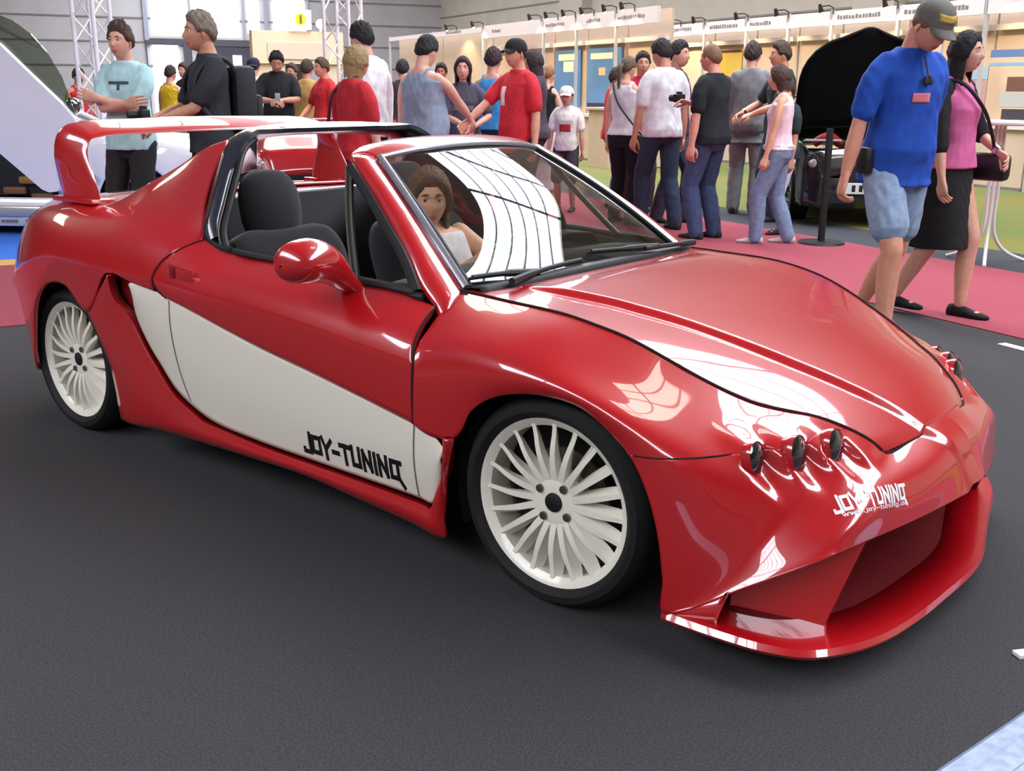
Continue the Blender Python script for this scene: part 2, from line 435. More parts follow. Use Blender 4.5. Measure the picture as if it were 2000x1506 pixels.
# the bumper seam runs forward from the wheel arch at z 0.5; the fender lies above and behind it
def split_fc(FCg, side):
    P = FCg if side < 0 else mirror(FCg)
    g = MB().grid(P, flip=(side > 0))
    bm = bmesh.new(); vv = [bm.verts.new(p) for p in g.v]
    for f in g.f: bm.faces.new([vv[i] for i in f])
    def geo(test):
        fs = [f for f in bm.faces if test(f.calc_center_median())]
        return list({e for f in fs for e in f.edges}) + fs + list({v for f in fs for v in f.verts})
    n1 = Vector((-.06, 0, 1)); c1 = Vector((.26, 0, .494))
    bmesh.ops.bisect_plane(bm, geom=geo(lambda c: c.x > .2), plane_co=c1, plane_no=n1, dist=1e-5)
    n2 = Vector((1, .25*side*-1*-1, 0)); c2 = Vector((.60, .4*side, 0))
    bmesh.ops.bisect_plane(bm, geom=geo(lambda c: c.x > .4 and c.z > .44), plane_co=c2, plane_no=n2, dist=1e-5)
    out = (MB(), MB())
    bm.verts.index_update(); V = [tuple(v.co) for v in bm.verts]
    sel = ([], [])
    for f in bm.faces:
        c = f.calc_center_median()
        isb = c.x > .2 and ((c-c1).dot(n1) < 0 or (c-c2).dot(n2) > 0)
        sel[int(isb)].append(tuple(v.index for v in f.verts))
    for o, fs in zip(out, sel):
        ids = sorted({i for f in fs for i in f}); mp = {k: n for n, k in enumerate(ids)}
        o.add([V[i] for i in ids], [tuple(mp[i] for i in f) for f in fs])
    bm.free()
    return out
fenders = {}; bumper = MB()
for s in (-1, 1):
    fen, bum = split_fc(FC, s)
    fenders[s] = fen.build('front_fender', RED, car, out=MID, fix=False, angle=60, solid=.006)
    bumper.add(bum.v, bum.f)
front_bumper = bumper.build('front_bumper', RED, car, out=MID, fix=False, angle=50, merge=.0008, solid=.008)

# ---- hood
HT = surf([FT, FT], 2, 120)[0]
HT = HT[(np.arange(120))]
cut = int(np.argmin(np.linalg.norm(HT-np.array(FT[15]), axis=1)))
edge = HT[:cut+1]; nose = HT[cut:]
CX = [-.42, -.2, 0, .2, .4, .55, .65, .728]; CZ = [.787, .769, .742, .697, .64, .585, .537, .481]
def hood_grid(n=41, m=90):
    e = spline(edge, m)
    s = np.linspace(0, 1, m)
    xc = np.interp(s, [0, 1], [-.42, .728]); 
    # stations follow the edge, pulled to the rounded front cut at the end
    xc = spline(np.c_[np.interp(s, np.linspace(0, 1, m), e[:, 0])], m)[:, 0]*0 + (-.42 + (.728+.42)*(e[:, 0]-e[0, 0])/(e[-1, 0]-e[0, 0]))
    zc = spline(np.c_[CX, CZ], t=np.clip((xc-CX[0])/(CX[-1]-CX[0]), 0, 1), par=(np.array(CX)-CX[0])/(CX[-1]-CX[0]))[:, 1]
    P = np.zeros((m, n, 3))
    for j, w in enumerate(np.linspace(-1, 1, n)):
        q = abs(w)**2.2
        P[:, j, 1] = w*np.abs(e[:, 1]); P[:, j, 0] = xc + (e[:, 0]-xc)*q; P[:, j, 2] = zc + (e[:, 2]-zc)*q
    # front row lies on the cut curve
    return P
HG = ridge(hood_grid(181, 120))
hood = MB().grid(HG).build('hood', RED, car, out=MID, fix=False, angle=60, solid=.006)
def seam(pts, name, r=.003, parent=None, m=None, n=60, lift=0.0):
    c = spline(pts, n) if len(pts) > 2 else np.array(pts)
    c = c + np.array((0, 0, lift))
    return MB().tube(c, r, n=6).build(name, m or GAP, parent or car)
for s in (1, -1):
    e = np.array(edge[::4]); e[:, 1] *= s
    seam(e, 'hood_gap', .0042, hood, lift=.001)
front_cut = np.concatenate([nose[::2], mirror(nose[::2])[::-1]])
seam(front_cut, 'hood_gap', .005, hood, lift=.0)
# ---- headlights: three on each side, lens facing forward out of a teardrop cowl
FCB = grid_tree(FC)
for s in (1, -1):
    seam([on_body((x_, -1.3, .494+.06*(x_-.26)), (0, 1, 0))[0]*np.array((1, -s, 1)) for x_ in (.268, .33, .39, .45, .50)], 'bumper_seam', .0022, front_bumper)

for s in (1, -1):
    q = np.array((1, s, 1.))
    for k, c0 in enumerate(LIGHTS):
        r = (.043, .050, .049)[k]; outw, fwd, side = LOUT*q, LFWD*q, LSIDE*q
        fwd = np.array((1, 0, .22)); fwd /= np.linalg.norm(fwd); up = np.array((0, 0, 1.)) - fwd*fwd[2]; up /= np.linalg.norm(up); side = np.cross(up, fwd); side /= np.linalg.norm(side); c = np.array(c0)*q - outw*.004
        b = MB(); P = []
        for t, w in ((.003, 1.0), (.006, 1.06), (-.004, 1.10), (-.03, 1.02), (-.06, .84), (-.10, .55), (-.14, .22), (-.16, .04)):
            P.append([c + fwd*t + r*w*(cos(a)*side*.80 + sin(a)*up*(1 if sin(a) < 0 else .80)) - outw*(max(0, -t)*.06) for a in np.linspace(0, 2*pi, 33)[:-1]])
        cowl = b.grid(P, wrap=True).build('headlight_cowl', RED, car, angle=50)
        P = [[c + fwd*(.004 + .012*(1-w*w)) + r*w*(cos(a)*side*.80 + sin(a)*up*(1 if sin(a) < 0 else .80)) for a in np.linspace(0, 2*pi, 33)[:-1]] for w in (1.0, .85, .6, .3, .03)]
        MB().grid(P, wrap=True).build('headlight_lens', LENS, cowl)

# ---- front splitter and the mouth above it
SO = [(.355,-.80,.095),(.50,-.797,.093),(.625,-.778,.09),(.70,-.735,.085),(.76,-.645,.08),(.80,-.53,.075),(.825,-.36,.07),(.836,-.18,.066),(.842,0,.064),(.832,.13,.064),(.80,.27,.068),(.765,.42,.074),(.735,.56,.08),(.705,.66,.085),(.655,.74,.09),(.5,.797,.093),(.355,.80,.095)]
so = spline(SO, 120)
so_in = so*np.array((1, .90, 1)) - np.array((.11, 0, -.012)) 
so_in[:, 0] = np.maximum(so_in[:, 0], .30)
b = MB()
up_o = so + (0, 0, .014); lo_o = so - (0, 0, .012); mid_o = so + np.c_[(so[:, :2]-np.array((.3, 0)))*.012, np.zeros(120)]
b.grid(np.stack([so_in + (0, 0, .012), up_o*np.array((.985, .985, 1)), up_o, mid_o, lo_o, so_in - (0, 0, .02)]), wrap=False)
splitter = b.build('front_splitter', RED, car, angle=50, fix=True, out=(.5, 0, .08), solid=.003)
# floor of the mouth running back and up to the dark mouth wall
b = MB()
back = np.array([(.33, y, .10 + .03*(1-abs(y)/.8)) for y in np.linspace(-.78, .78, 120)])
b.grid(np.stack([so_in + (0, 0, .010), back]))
b.build('mouth_floor', mat('mouth red darkened as shade', (92, 7, 14), rough=.8, spec=.15), splitter, solid=.004)  # body red darkened in the colour to stand for shade inside the mouth
b = MB()   # back wall of the mouth, its shade put into the colour
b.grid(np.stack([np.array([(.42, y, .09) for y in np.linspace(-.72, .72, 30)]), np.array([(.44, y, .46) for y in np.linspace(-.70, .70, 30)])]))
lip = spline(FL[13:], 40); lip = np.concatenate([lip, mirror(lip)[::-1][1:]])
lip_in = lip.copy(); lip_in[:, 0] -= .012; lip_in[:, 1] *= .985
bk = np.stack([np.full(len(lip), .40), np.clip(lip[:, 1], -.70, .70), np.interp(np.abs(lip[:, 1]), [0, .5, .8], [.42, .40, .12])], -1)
b.grid(np.stack([lip_in, (lip_in+bk)/2 + (0, 0, .01), bk]))  # added roof that keeps bright reflections off the mouth floor
b.build('mouth_shade_box', mat('near black mouth shade', (34, 6, 9), rough=.95, spec=.1), front_bumper)
for s in (1, -1):
    # upright fin dividing the mouth, and the side duct's closing piece behind it
    f = [(.68, -.60*s, .085), (.706, -.565*s, .19), (.733, -.515*s, .303), (.60, -.55*s, .32), (.47, -.66*s, .20), (.47, -.665*s, .09)]
    b = MB(); n_ = np.array((0.12, -1.0*s, 0)); n_ /= np.linalg.norm(n_)
    o1 = [np.array(p)+n_*.008 for p in f]; o2 = [np.array(p)-n_*.008 for p in f]
    b.add(o1+o2, [tuple(range(6)), tuple(range(11, 5, -1))] + [(i, i+6, (i+1) % 6+6, (i+1) % 6) for i in range(6)])
    b.build('mouth_fin', RED, front_bumper, angle=20)
    # lower side skin between arch and duct
    q = MB()
    P0 = np.array([(.366, -.805, .105), (.415, -.789, .133), (.465, -.773, .162), (.515, -.756, .192)])
    P1 = np.array([(.366, -.80, .095), (.42, -.79, .097), (.475, -.782, .098), (.492, -.778, .098)])
    g = np.stack([spline(P0, 16), (spline(P0, 16)+spline(P1, 16))/2, spline(P1, 16)])
    # rounded end of the opening
    for k in range(3): g[k, -1, 0] += (-.004, -.016, .0)[k]
    if s < 0: g = mirror(g)
    q.grid(g).build('side_skin', RED, front_bumper, solid=.006, out=(.4, 0, .1))

# ---- door skin: window sill to the top edge of the white panel
dx = np.array([-1.66, -1.50, -1.30, -1.10, -.88, -.65, -.44])
def at_x(curve, x):
    c = np.array(curve, float); o = np.argsort(c[:, 0]); c = c[o]
    return np.stack([np.interp(x, c[:, 0], c[:, k]) if len(c) < 3 else spline(c, t=np.clip((np.asarray(x)-c[0, 0])/(c[-1, 0]-c[0, 0]), 0, 1), par=(c[:, 0]-c[0, 0])/(c[-1, 0]-c[0, 0]))[..., k] for k in range(3)], -1)
SILL = [(-1.62,-.705,.852),(-1.52,-.705,.806),(-1.35,-.705,.796),(-1.137,-.705,.789),(-.941,-.705,.781),(-.803,-.703,.772),(-.537,-.70,.752),(-.475,-.70,.735)]
WAIST = [(-1.95,-.868,.712),(-1.80,-.858,.702),(-1.665,-.852,.702),(-1.292,-.852,.68),(-.962,-.852,.664),(-.778,-.85,.645),(-.606,-.848,.625),(-.434,-.845,.61)]
UP = [(-1.95,-.868,.695),(-1.814,-.85,.676),(-1.583,-.848,.64),(-1.33,-.848,.59),(-1.121,-.848,.55),(-.878,-.848,.512),(-.655,-.848,.474),(-.439,-.848,.436),(-.37,-.848,.415),(-.33,-.845,.385)]
def door_net(x0top, xs):
    r0 = at_x(SILL, np.interp(np.arange(len(xs)), [0, len(xs)-1], [x0top, -.487]))
    r3 = at_x(WAIST, xs); r5 = at_x(UP, xs)
    r1 = r0*.62 + r3*.38; r1[:, 1] -= .030; r2 = r0*.28 + r3*.72; r2[:, 1] -= .022
    r4 = (r3+r5)/2; r4[:, 1] -= .004
    return [r0, r1, r2, r3, r4, r5]
dn = door_net(-1.555, dx)
# rear edge of the door curves round the handle
for k, (x, y, z) in enumerate([(-1.545, -.712, .835), (-1.605, -.785, .80), (-1.655, -.825, .755), (-1.672, -.851, .702), (-1.655, -.852, .675), (-1.60, -.849, .644)]): dn[k][0] = (x, y, z)
DG = np.concatenate([surf(dn[:4], 26, 120, fair=12), surf(dn[3:], 11, 120, fair=6)[1:]])
doors = {}
for s in (-1, 1):
    P = DG if s < 0 else mirror(DG)
    doors[s] = MB().grid(P).build('door', RED, car, out=MID, fix=False, angle=60, solid=.02)
    q = np.array((1, -s, 1))
    seam(np.array([p for p in (P[0, -1], P[8, -1], P[16, -1], P[25, -1], P[-1, -1])]) + (.003, 0, 0), 'door_gap', .004, doors[s])
    seam(np.array([P[i, 0] for i in (0, 6, 12, 18, 25, 30, 35)]) + (-.002, 0, 0), 'door_gap', .003, doors[s])
    # flush handle: shallow cup and pull
    hb = MB(); hc = np.array((-1.52, -.838, .735))*q
    hb.box(hc, (.135, .004, .046), ax=np.array([(1, 0, -.06), (0, 1, 0), (.06, 0, 1)]), bev=.0018)
    h = hb.build('door_handle', RED, doors[s], angle=30)
    MB().box(hc + np.array((-.045, -.003, 0))*q, (.028, .005, .042), bev=.002).build('handle_recess', RED_SHADE, h)  # thin raised block, darker red painted for the shade of the cup

# ---- white lower panel
PLO = [(-1.826,-.846,.655),(-1.823,-.842,.564),(-1.765,-.838,.461),(-1.696,-.836,.389),(-1.613,-.834,.312),(-1.499,-.832,.26),(-1.413,-.832,.238),(-1.165,-.832,.221),(-.911,-.832,.216),(-.678,-.832,.213),(-.434,-.832,.208),(-.39,-.834,.206),(-.362,-.838,.262),(-.338,-.842,.335)]
plo = spline(PLO, 160)
up_c = spline([tuple(p) for p in UP[1:]], 160)
PG = []
for i in range(160):
    a, b_ = up_c[i], plo[i]
    w = np.linspace(0, 1, 22)[:, None]; q = a*(1-w)+b_*w
    q[:, 1] += .010*np.sin(pi*np.clip(w[:, 0], 0, 1))**.7 * 0 - .012*np.sin(pi*w[:, 0]) + .006
    PG.append(q)
PG = np.array(PG)
panels = {}
for s in (-1, 1):
    P = PG if s < 0 else mirror(PG)
    panels[s] = MB().grid(P).build('side_panel', WHITEP, car, out=MID, fix=False, angle=60, solid=.012)
PANTREE = BVHTree.FromPolygons([tuple(p) for p in PG.reshape(-1, 3)], [(i*22+j, i*22+j+1, (i+1)*22+j+1, (i+1)*22+j) for i in range(159) for j in range(21)])
def on_panel(x, z, off=-.002):
    h = PANTREE.ray_cast(Vector((x, -1.5, z)), Vector((0, 1, 0)))
    return np.array(h[0]) + (0, off, 0) if h[0] is not None else np.array((x, -.85, z))
for s in (-1, 1):
    q = np.array((1, -s, 1))
    seam(np.array([on_panel(x, z) for x, z in ((-1.592, .636), (-1.588, .55), (-1.575, .45), (-1.555, .36), (-1.53, .29))])*q, 'panel_gap', .0018, panels[s], mat('panel gap grey', (120, 118, 110)))
    seam(np.array([on_panel(-.437, z) for z in (.432, .38, .32, .26, .215)])*q, 'panel_gap', .002, panels[s], mat('panel gap grey', (120, 118, 110)))

# ---- lettering: strokes laid on a surface
LETTERS = {
 'J': [[(.62, 1), (.62, .0), (0, .0), (0, .12)]], 'O': [[(.05, .1), (.05, .9), (.75, .9), (.75, .1), (.05, .1)]],
 'Y': [[(.0, 1.0), (.3, .45), (.3, -.05)], [(.3, .45), (.85, .95)]], '-': [[(.0, .42), (.5, .42)]],
 'T': [[(0, .92), (.85, .92)], [(.42, .92), (.42, 0)]], 'U': [[(.08, 1), (.08, .08), (.72, .08), (.72, 1)]],
 'N': [[(.08, 0), (.08, .95), (.72, .05), (.72, 1)]], 'I': [[(.1, 0), (.1, 1)]],
 'G': [[(.95, .92), (.1, .92), (.1, .1), (.70, .1), (.70, .75)], [(.70, .1), (1.05, -.3)]],
 'w': [[(0, .7), (.2, 0), (.4, .6), (.6, 0), (.8, .7)]], '.': [[(.1, .0), (.1, .12)]], 'j': [[(.3, .7), (.3, -.2), (0, -.2)]], 'o': [[(.05, .05), (.05, .65), (.55, .65), (.55, .05), (.05, .05)]],
 'y': [[(0, .7), (.3, .1)], [(.6, .7), (.15, -.25)]], 't': [[(.2, .95), (.2, 0), (.45, 0)], [(0, .65), (.45, .65)]], 'u': [[(.05, .7), (.05, .05), (.55, .05), (.55, .7)]], 'n': [[(.05, 0), (.05, .65), (.55, .65), (.55, 0)]],
 'i': [[(.1, 0), (.1, .7)]], 'g': [[(.55, .1), (.05, .1), (.05, .65), (.55, .65), (.55, -.25), (.05, -.25)]], 'd': [[(.55, .95), (.55, .05), (.05, .05), (.05, .65), (.55, .65)]], 'e': [[(.05, .35), (.55, .35), (.55, .65), (.05, .65), (.05, .05), (.55, .05)]]}
WID = {'I': .2, 'i': .2, '.': .2, '-': .55, 'J': .66, 'Y': .8, 'G': 1.0, 'w': .8, 't': .45, 'j': .35}
def lettering(text, thick, gap=.2):
    """flat strokes (quads, subdivided) in letter-height units, and the total width"""
    quads = []; x = 0.0
    for ch in text:
        if ch == ' ': x += .5; continue
        for st in LETTERS[ch]:
            for (x0, y0), (x1, y1) in zip(st[:-1], st[1:]):
                d = np.array((x1-x0, y1-y0)); L = np.linalg.norm(d); d /= L; n = np.array((-d[1], d[0]))*thick/2
                k = max(1, int(L/.25)); a = np.array((x+x0, y0))-d*thick/2; L += thick
                for i in range(k):
                    p, q = a+d*L*i/k, a+d*L*(i+1)/k
                    quads.append([p-n, q-n, q+n, p+n])
        x += WID.get(ch, .62 if ch.islower() else .82) + gap
    return quads, x-gap
def place_text(text, thick, origin, ex, ey, tree, d, height, width, mat_, name, parent, lift=.0012, gap=.2, flip=None):
    quads, W = lettering(text, thick, gap)
    b = MB(); ex = np.array(ex, float); ey = np.array(ey, float)
    for qd in quads:
        vs_ = []
        for u, v in qd:
            p = np.array(origin) + ex*u/W*width + ey*v*height
            h = tree.ray_cast(Vector(p), Vector(d))
            p2 = np.array(h[0]) if h[0] is not None else p
            p2 = p2 - np.array(d)/np.linalg.norm(d)*lift
            vs_.append(p2*(np.array((1, -1, 1)) if flip else 1))
        b.add(vs_, [(0, 1, 2, 3)])
    return b.build(name, mat_, parent, smooth=False, solid=.0006)
LETB = mat('black vinyl lettering', (14, 14, 15), rough=0.5)
LETW = mat('white vinyl lettering', (240, 240, 240), rough=0.5)
for s in (-1, 1):
    # along the lower edge of the white panel, reading rear to front on the right side
    o = place_text('JOY-TUNING', .26, (-.925 if s < 0 else -.50, -1.2, .246), (1 if s < 0 else -1, 0, 0), (0.0, 0, 1), PANTREE, (0, 1, 0), .062, .43, LETB, 'lettering', panels[s], flip=(s > 0))
# on the right front corner of the bumper, white, with a web address below
def bump_pt(x, y): return on_body(CAM, px_ray(x, y))[0]
q0, q1, q2 = bump_pt(1632, 1002), bump_pt(1770, 975), bump_pt(1636, 968)
nrm = np.cross(q1-q0, q2-q0); nrm /= np.linalg.norm(nrm)
if np.dot(nrm, CAM-q0) < 0: nrm = -nrm
ex = (q1-q0)/np.linalg.norm(q1-q0); ey = np.cross(nrm, ex)
place_text('JOY-TUNING', .22, q0+nrm*.1, ex, ey, FCB, -nrm, np.linalg.norm(q2-q0)*.85, np.linalg.norm(q1-q0), LETW, 'lettering', front_bumper)
place_text('www.joy-tuning.de', .16, q0+nrm*.1-ey*.012+ex*.012, ex, ey, FCB, -nrm, .0095, np.linalg.norm(q1-q0)*.95, LETW, 'web_address', front_bumper, gap=.25)

# ---- side skirt round the panel, from the rear arch to the front arch
SP = [(-1.93,-.868,.69),(-1.915,-.862,.61),(-1.845,-.852,.555),(-1.772,-.85,.455),(-1.703,-.848,.382),(-1.62,-.846,.304),(-1.505,-.845,.252),(-1.417,-.845,.231),(-1.165,-.845,.214),(-.911,-.845,.209),(-.678,-.845,.206),(-.434,-.845,.200),(-.382,-.846,.196),(-.354,-.848,.256),(-.326,-.848,.335),(-.322,-.846,.385),(-.33,-.846,.42)]
SQ = [(-2.10,-.864,.53),(-2.06,-.86,.465),(-2.025,-.856,.40),(-2.003,-.85,.34),(-1.99,-.845,.25),(-1.985,-.84,.165),(-1.96,-.832,.126),(-1.70,-.83,.142),(-1.30,-.83,.153),(-.95,-.83,.158),(-.693,-.83,.141),(-.50,-.83,.127),(-.345,-.83,.112),(-.333,-.832,.18),(-.322,-.836,.25),(-.312,-.838,.33),(-.288,-.84,.42)]
kk = 170
par_ = np.linspace(0, 1, len(SP))
sp, sq = spline(SP, t=np.linspace(0, 1, kk), par=par_), spline(SQ, t=np.linspace(0, 1, kk), par=par_)
SK = []
for i in range(kk):
    w = np.linspace(0, 1, 12)[:, None]; q = sp[i]*(1-w) + sq[i]*w
    q[:, 1] -= .016*np.sin(pi*w[:, 0])*float(sstep(.0, .35, i/kk))
    SK.append(q)
SK = np.array(SK)
inner = sp.copy(); inner[:, 1] += .03
SK = np.concatenate([inner[:, None, :], SK], 1)
skirts = {}
for s in (-1, 1):
    P = SK if s < 0 else mirror(SK)
    skirts[s] = MB().grid(P).build('side_skirt', RED, car, out=(-1.1, 0, .3), fix=False, angle=35, solid=.01)
    # back of the air intake ahead of the rear wheel
    b = MB(); q = np.array((1, -s, 1))
    b.add([np.array(p)*q for p in ((-1.96, -.80, .72), (-1.78, -.80, .70), (-1.78, -.80, .50), (-1.96, -.80, .50))], [(0, 1, 2, 3)])
    b.build('intake_duct', RED_SHADE, skirts[s])

# ---- quarter panel with the sail behind the window
QN = [
 [(-1.70,-.487,1.152),(-1.80,-.52,1.118),(-1.92,-.55,1.053),(-2.10,-.592,.972),(-2.26,-.617,.905),(-2.42,-.62,.903),(-2.60,-.61,.898),(-2.80,-.56,.88),(-2.96,-.45,.865),(-3.02,-.25,.86),(-3.03,0,.86)],
 [(-1.672,-.578,1.04),(-1.775,-.60,1.02),(-1.92,-.62,.985),(-2.10,-.645,.935),(-2.26,-.665,.897),(-2.42,-.665,.897),(-2.60,-.655,.887),(-2.81,-.60,.865),(-2.99,-.49,.845),(-3.06,-.28,.83),(-3.07,0,.83)],
 [(-1.622,-.658,.935),(-1.75,-.675,.925),(-1.92,-.69,.912),(-2.10,-.70,.898),(-2.26,-.712,.884),(-2.42,-.712,.882),(-2.61,-.70,.868),(-2.82,-.645,.84),(-3.01,-.53,.80),(-3.09,-.31,.78),(-3.10,0,.78)],
 [(-1.56,-.712,.845),(-1.74,-.74,.868),(-1.92,-.752,.876),(-2.10,-.76,.868),(-2.26,-.768,.86),(-2.42,-.763,.855),(-2.61,-.748,.835),(-2.83,-.69,.80),(-3.03,-.56,.74),(-3.11,-.33,.70),(-3.12,0,.70)],
 [(-1.612,-.792,.795),(-1.76,-.812,.80),(-1.94,-.828,.80),(-2.11,-.832,.797),(-2.26,-.835,.792),(-2.42,-.825,.785),(-2.61,-.80,.76),(-2.82,-.745,.70),(-3.02,-.63,.62),(-3.11,-.37,.58),(-3.12,0,.58)],
 [(-1.676,-.852,.702),(-1.80,-.858,.703),(-1.95,-.868,.712),(-2.11,-.872,.722),(-2.26,-.87,.722),(-2.42,-.86,.71),(-2.60,-.845,.66),(-2.80,-.785,.58),(-2.98,-.69,.50),(-3.09,-.40,.45),(-3.11,0,.45)],
 [(-1.68,-.852,.664),(-1.81,-.858,.680),(-1.94,-.868,.696),(-2.10,-.866,.532),(-2.257,-.86,.613),(-2.40,-.855,.60),(-2.50,-.85,.525),(-2.58,-.835,.40),(-2.63,-.82,.22),(-3.0,-.5,.2),(-3.08,0,.2)]]
QG = np.concatenate([surf(QN[:6], 42, 130, fair=14), surf(QN[5:], 11, 130, fair=4)[1:]])
quarters = {}
for s in (-1, 1):
    P = QG if s < 0 else mirror(QG)
    quarters[s] = MB().grid(P).build('quarter_panel', RED, car, out=MID, fix=False, angle=60, solid=.012)
# highlight-catching edge: rounded bead along the waist from door to tail
# rear deck and the inside faces of the sails
top = QG[0]; iD = int(np.argmin(np.abs(top[:, 0]+2.22)))
deck_edge = top[iD:]
b = MB(); b.grid(np.stack([deck_edge*np.array((1, w, 1)) + np.array((0, 0, .012*(1-w*w))) for w in np.linspace(-1, 1, 21)]))
rear_deck = b.build('rear_deck', RED, car, out=MID, solid=.01)
b = MB()
fx = np.linspace(-1.90, deck_edge[0, 0], 10)
b.grid(np.stack([np.stack([fx, np.full(10, y), np.full(10, .905+.01*(1-(y/.62)**2))], -1) for y in np.linspace(-.60, .60, 9)]))
b.build('trunk_top', RED, rear_deck, solid=.01)
for s in (1, -1):
    b = MB(); e = top[:iD+1].copy(); lo = e.copy(); lo[:, 2] = .895; lo[:, 1] = e[:, 1] + .02
    lo2 = lo.copy(); lo2[:, 0] = np.minimum(lo2[:, 0], -1.88)
    P = np.stack([e, (e+lo2)/2, lo2])
    b.grid(P if s > 0 else mirror(P)).build('sail_inside', RED, quarters[-1 if s > 0 else 1], solid=-.006)

# ---- rear wing
WX = -2.46
ws_ = [(-.645, .905), (-.655, 1.0), (-.655, 1.10), (-.63, 1.152), (-.57, 1.168), (-.3, 1.178), (0, 1.182), (.3, 1.178), (.57, 1.168), (.63, 1.152), (.655, 1.10), (.655, 1.0), (.645, .905)]
wc = spline(ws_, 120)
b = MB(); P = []
tang = np.gradient(wc, axis=0); tang /= np.linalg.norm(tang, axis=1)[:, None]
for i in range(120):
    y, z = wc[i]; n_ = np.array((0, -tang[i, 1], tang[i, 0]))
    leg = sstep(1.12, .92, z)
    ch = .085 + .05*leg + .0*abs(y); th = .021 + .006*leg
    xc = WX - .02 + .03*leg
    row = []
    for a in np.linspace(0, 2*pi, 19)[:-1]:
        cx_ = cos(a); sx_ = sin(a)
        row.append(np.array((xc + ch*cx_, y, z)) + n_*(th*sx_*(1-.35*cx_) - .020*cx_*(1-leg)))
    P.append(row)
b.grid(P, wrap=True)
rear_wing = b.build('rear_wing', RED, car, angle=50)
# third brake light seam and end feet
for s in (1, -1):
    MB().box((WX+.012, -.645*s, .905), (.30, .10, .02), bev=.008).build('wing_foot', RED, rear_wing)

# ---- roof hoop (black) with the window rubber down both sides
hp = [(-1.525,-.700,.825),(-1.555,-.685,.87),(-1.585,-.635,.95),(-1.632,-.56,1.05),(-1.695,-.475,1.132),(-1.735,-.395,1.163),(-1.765,-.24,1.182),(-1.775,0,1.188),(-1.765,.24,1.182),(-1.735,.395,1.163),(-1.695,.465,1.132),(-1.632,.55,1.05),(-1.585,.635,.95),(-1.555,.685,.87),(-1.525,.70,.825)]
hc_ = spline(hp, 140)
b = MB(); P = []
tg = np.gradient(hc_, axis=0); tg /= np.linalg.norm(tg, axis=1)[:, None]
for i in range(140):
    up = np.array((0, hc_[i, 1]*1.2, max(.2, hc_[i, 2]-.75))); up -= tg[i]*np.dot(up, tg[i]); up /= np.linalg.norm(up)
    sd = np.cross(tg[i], up)
    row = []
    for sx_, u_ in ((-.085, -.016), (-.09, 0), (-.07, .013), (-.03, .019), (-.022, .012), (-.012, .012), (-.004, .017), (.035, .013), (.05, .002), (.052, -.018), (.0, -.028), (-.06, -.026)):
        wq = .45 + .55*float(sstep(1.02, 1.15, hc_[i, 2]))
        row.append(hc_[i] + sd*(-(sx_*wq if sx_ < 0 else sx_*.8)) + up*u_)
    P.append(row)
b.grid(P, wrap=True)
hoop = b.build('roof_hoop', HOOPM, car, angle=45)
for s in (1, -1):     # two rubber weather strips on each leg
    for dx_ in (.05, .075):
        leg = np.array([p for p in hp[:6]]) + (dx_-.01, .008, -.010); leg[:, 1] *= s
        MB().tube(spline(leg, 30), .011, n=8).build('weather_strip', BLACKP, hoop)
    leg = np.array(hp[:6]) + (.052, -.004, -.006); leg[:, 1] *= s
    MB().tube(spline(leg, 30), .003, n=6).build('chrome_bead', mat('dull bead', (140, 138, 128), rough=.3, metal=.6), hoop)
# rear bulkhead with the upright rear window above it
b = MB(); rb = np.array([(-1.90, y, .92) for y in np.linspace(-.6, .6, 20)]); lo = np.array([(-1.86, y, .35) for y in np.linspace(-.68, .68, 20)])
b.grid(np.stack([rb, (rb+lo)/2, lo])).build('bulkhead', CABIN, car, solid=.02)
MB().tube(rb + (.006, 0, .006), .010, n=8).build('rear_window_rail', SILVER, car)

# ---- windscreen frame: pillars and header
WB = [(-.475,-.597,.774),(-.445,-.40,.783),(-.425,-.2,.789),(-.42,0,.791),(-.425,.2,.789),(-.445,.40,.783),(-.475,.597,.774)]
WT = [(-1.005,-.420,1.115),(-.985,-.30,1.133),(-.97,-.15,1.143),(-.965,0,1.146),(-.97,.15,1.143),(-.985,.30,1.133),(-1.005,.420,1.115)]
wb, wt = spline(WB, 41), spline(WT, 41)
_w = np.linspace(-1, 1, 41); _c = np.clip(1-np.abs(_w)**3, 0, 1)[:, None]; _e = (np.abs(_w)**6)[:, None]
WG = np.stack([wb*(1-t)+wt*t + (np.array((.035, 0, .022))*_c + np.c_[np.zeros(41), np.sign(_w)*.010, np.full(41, .016)]*_e)*sin(pi*t) for t in np.linspace(0, 1, 25)])
windscreen = MB().grid(WG).build('windscreen', WSGLASS, car, out=MID, fix=False)
PIN = np.concatenate([[WG[0, 0] + (.035, -.006, -.028)], WG[:, 0]])                                  # right edge of the glass
POUT = np.concatenate([[(-.455,-.72,.71)], spline([(-.487,-.70,.738),(-.56,-.683,.782),(-.66,-.64,.862),(-.778,-.592,.937),(-.90,-.545,1.018),(-1.03,-.497,1.098),(-1.075,-.468,1.122)], 25)])
frame = MB()
for s in (-1, 1):
    P = []
    for t in np.linspace(0, 1, 9):
        q = PIN*(1-t) + POUT*t; q = q + np.array((.010, -.020, .010))*sin(pi*t); P.append(q)
    P = np.stack(P)
    frame.grid(P if s < 0 else mirror(P), flip=(s > 0))
ht2 = spline([(-1.085,-.462,1.122),(-1.105,-.40,1.145),(-1.12,-.24,1.166),(-1.125,0,1.173),(-1.12,.24,1.166),(-1.105,.40,1.145),(-1.085,.462,1.122)], 41)
P = []
for t in np.linspace(0, 1, 9):
    P.append(wt*(1-t) + ht2*t + np.array((0, 0, .014))*sin(pi*t))
P.append(ht2 + (-.006, 0, -.02)); P.append(ht2 + (.03, 0, -.035))
frame.grid(np.stack(P))
wframe = frame.build('windscreen_frame', RED, car, out=MID, fix=True, angle=50, solid=.012)
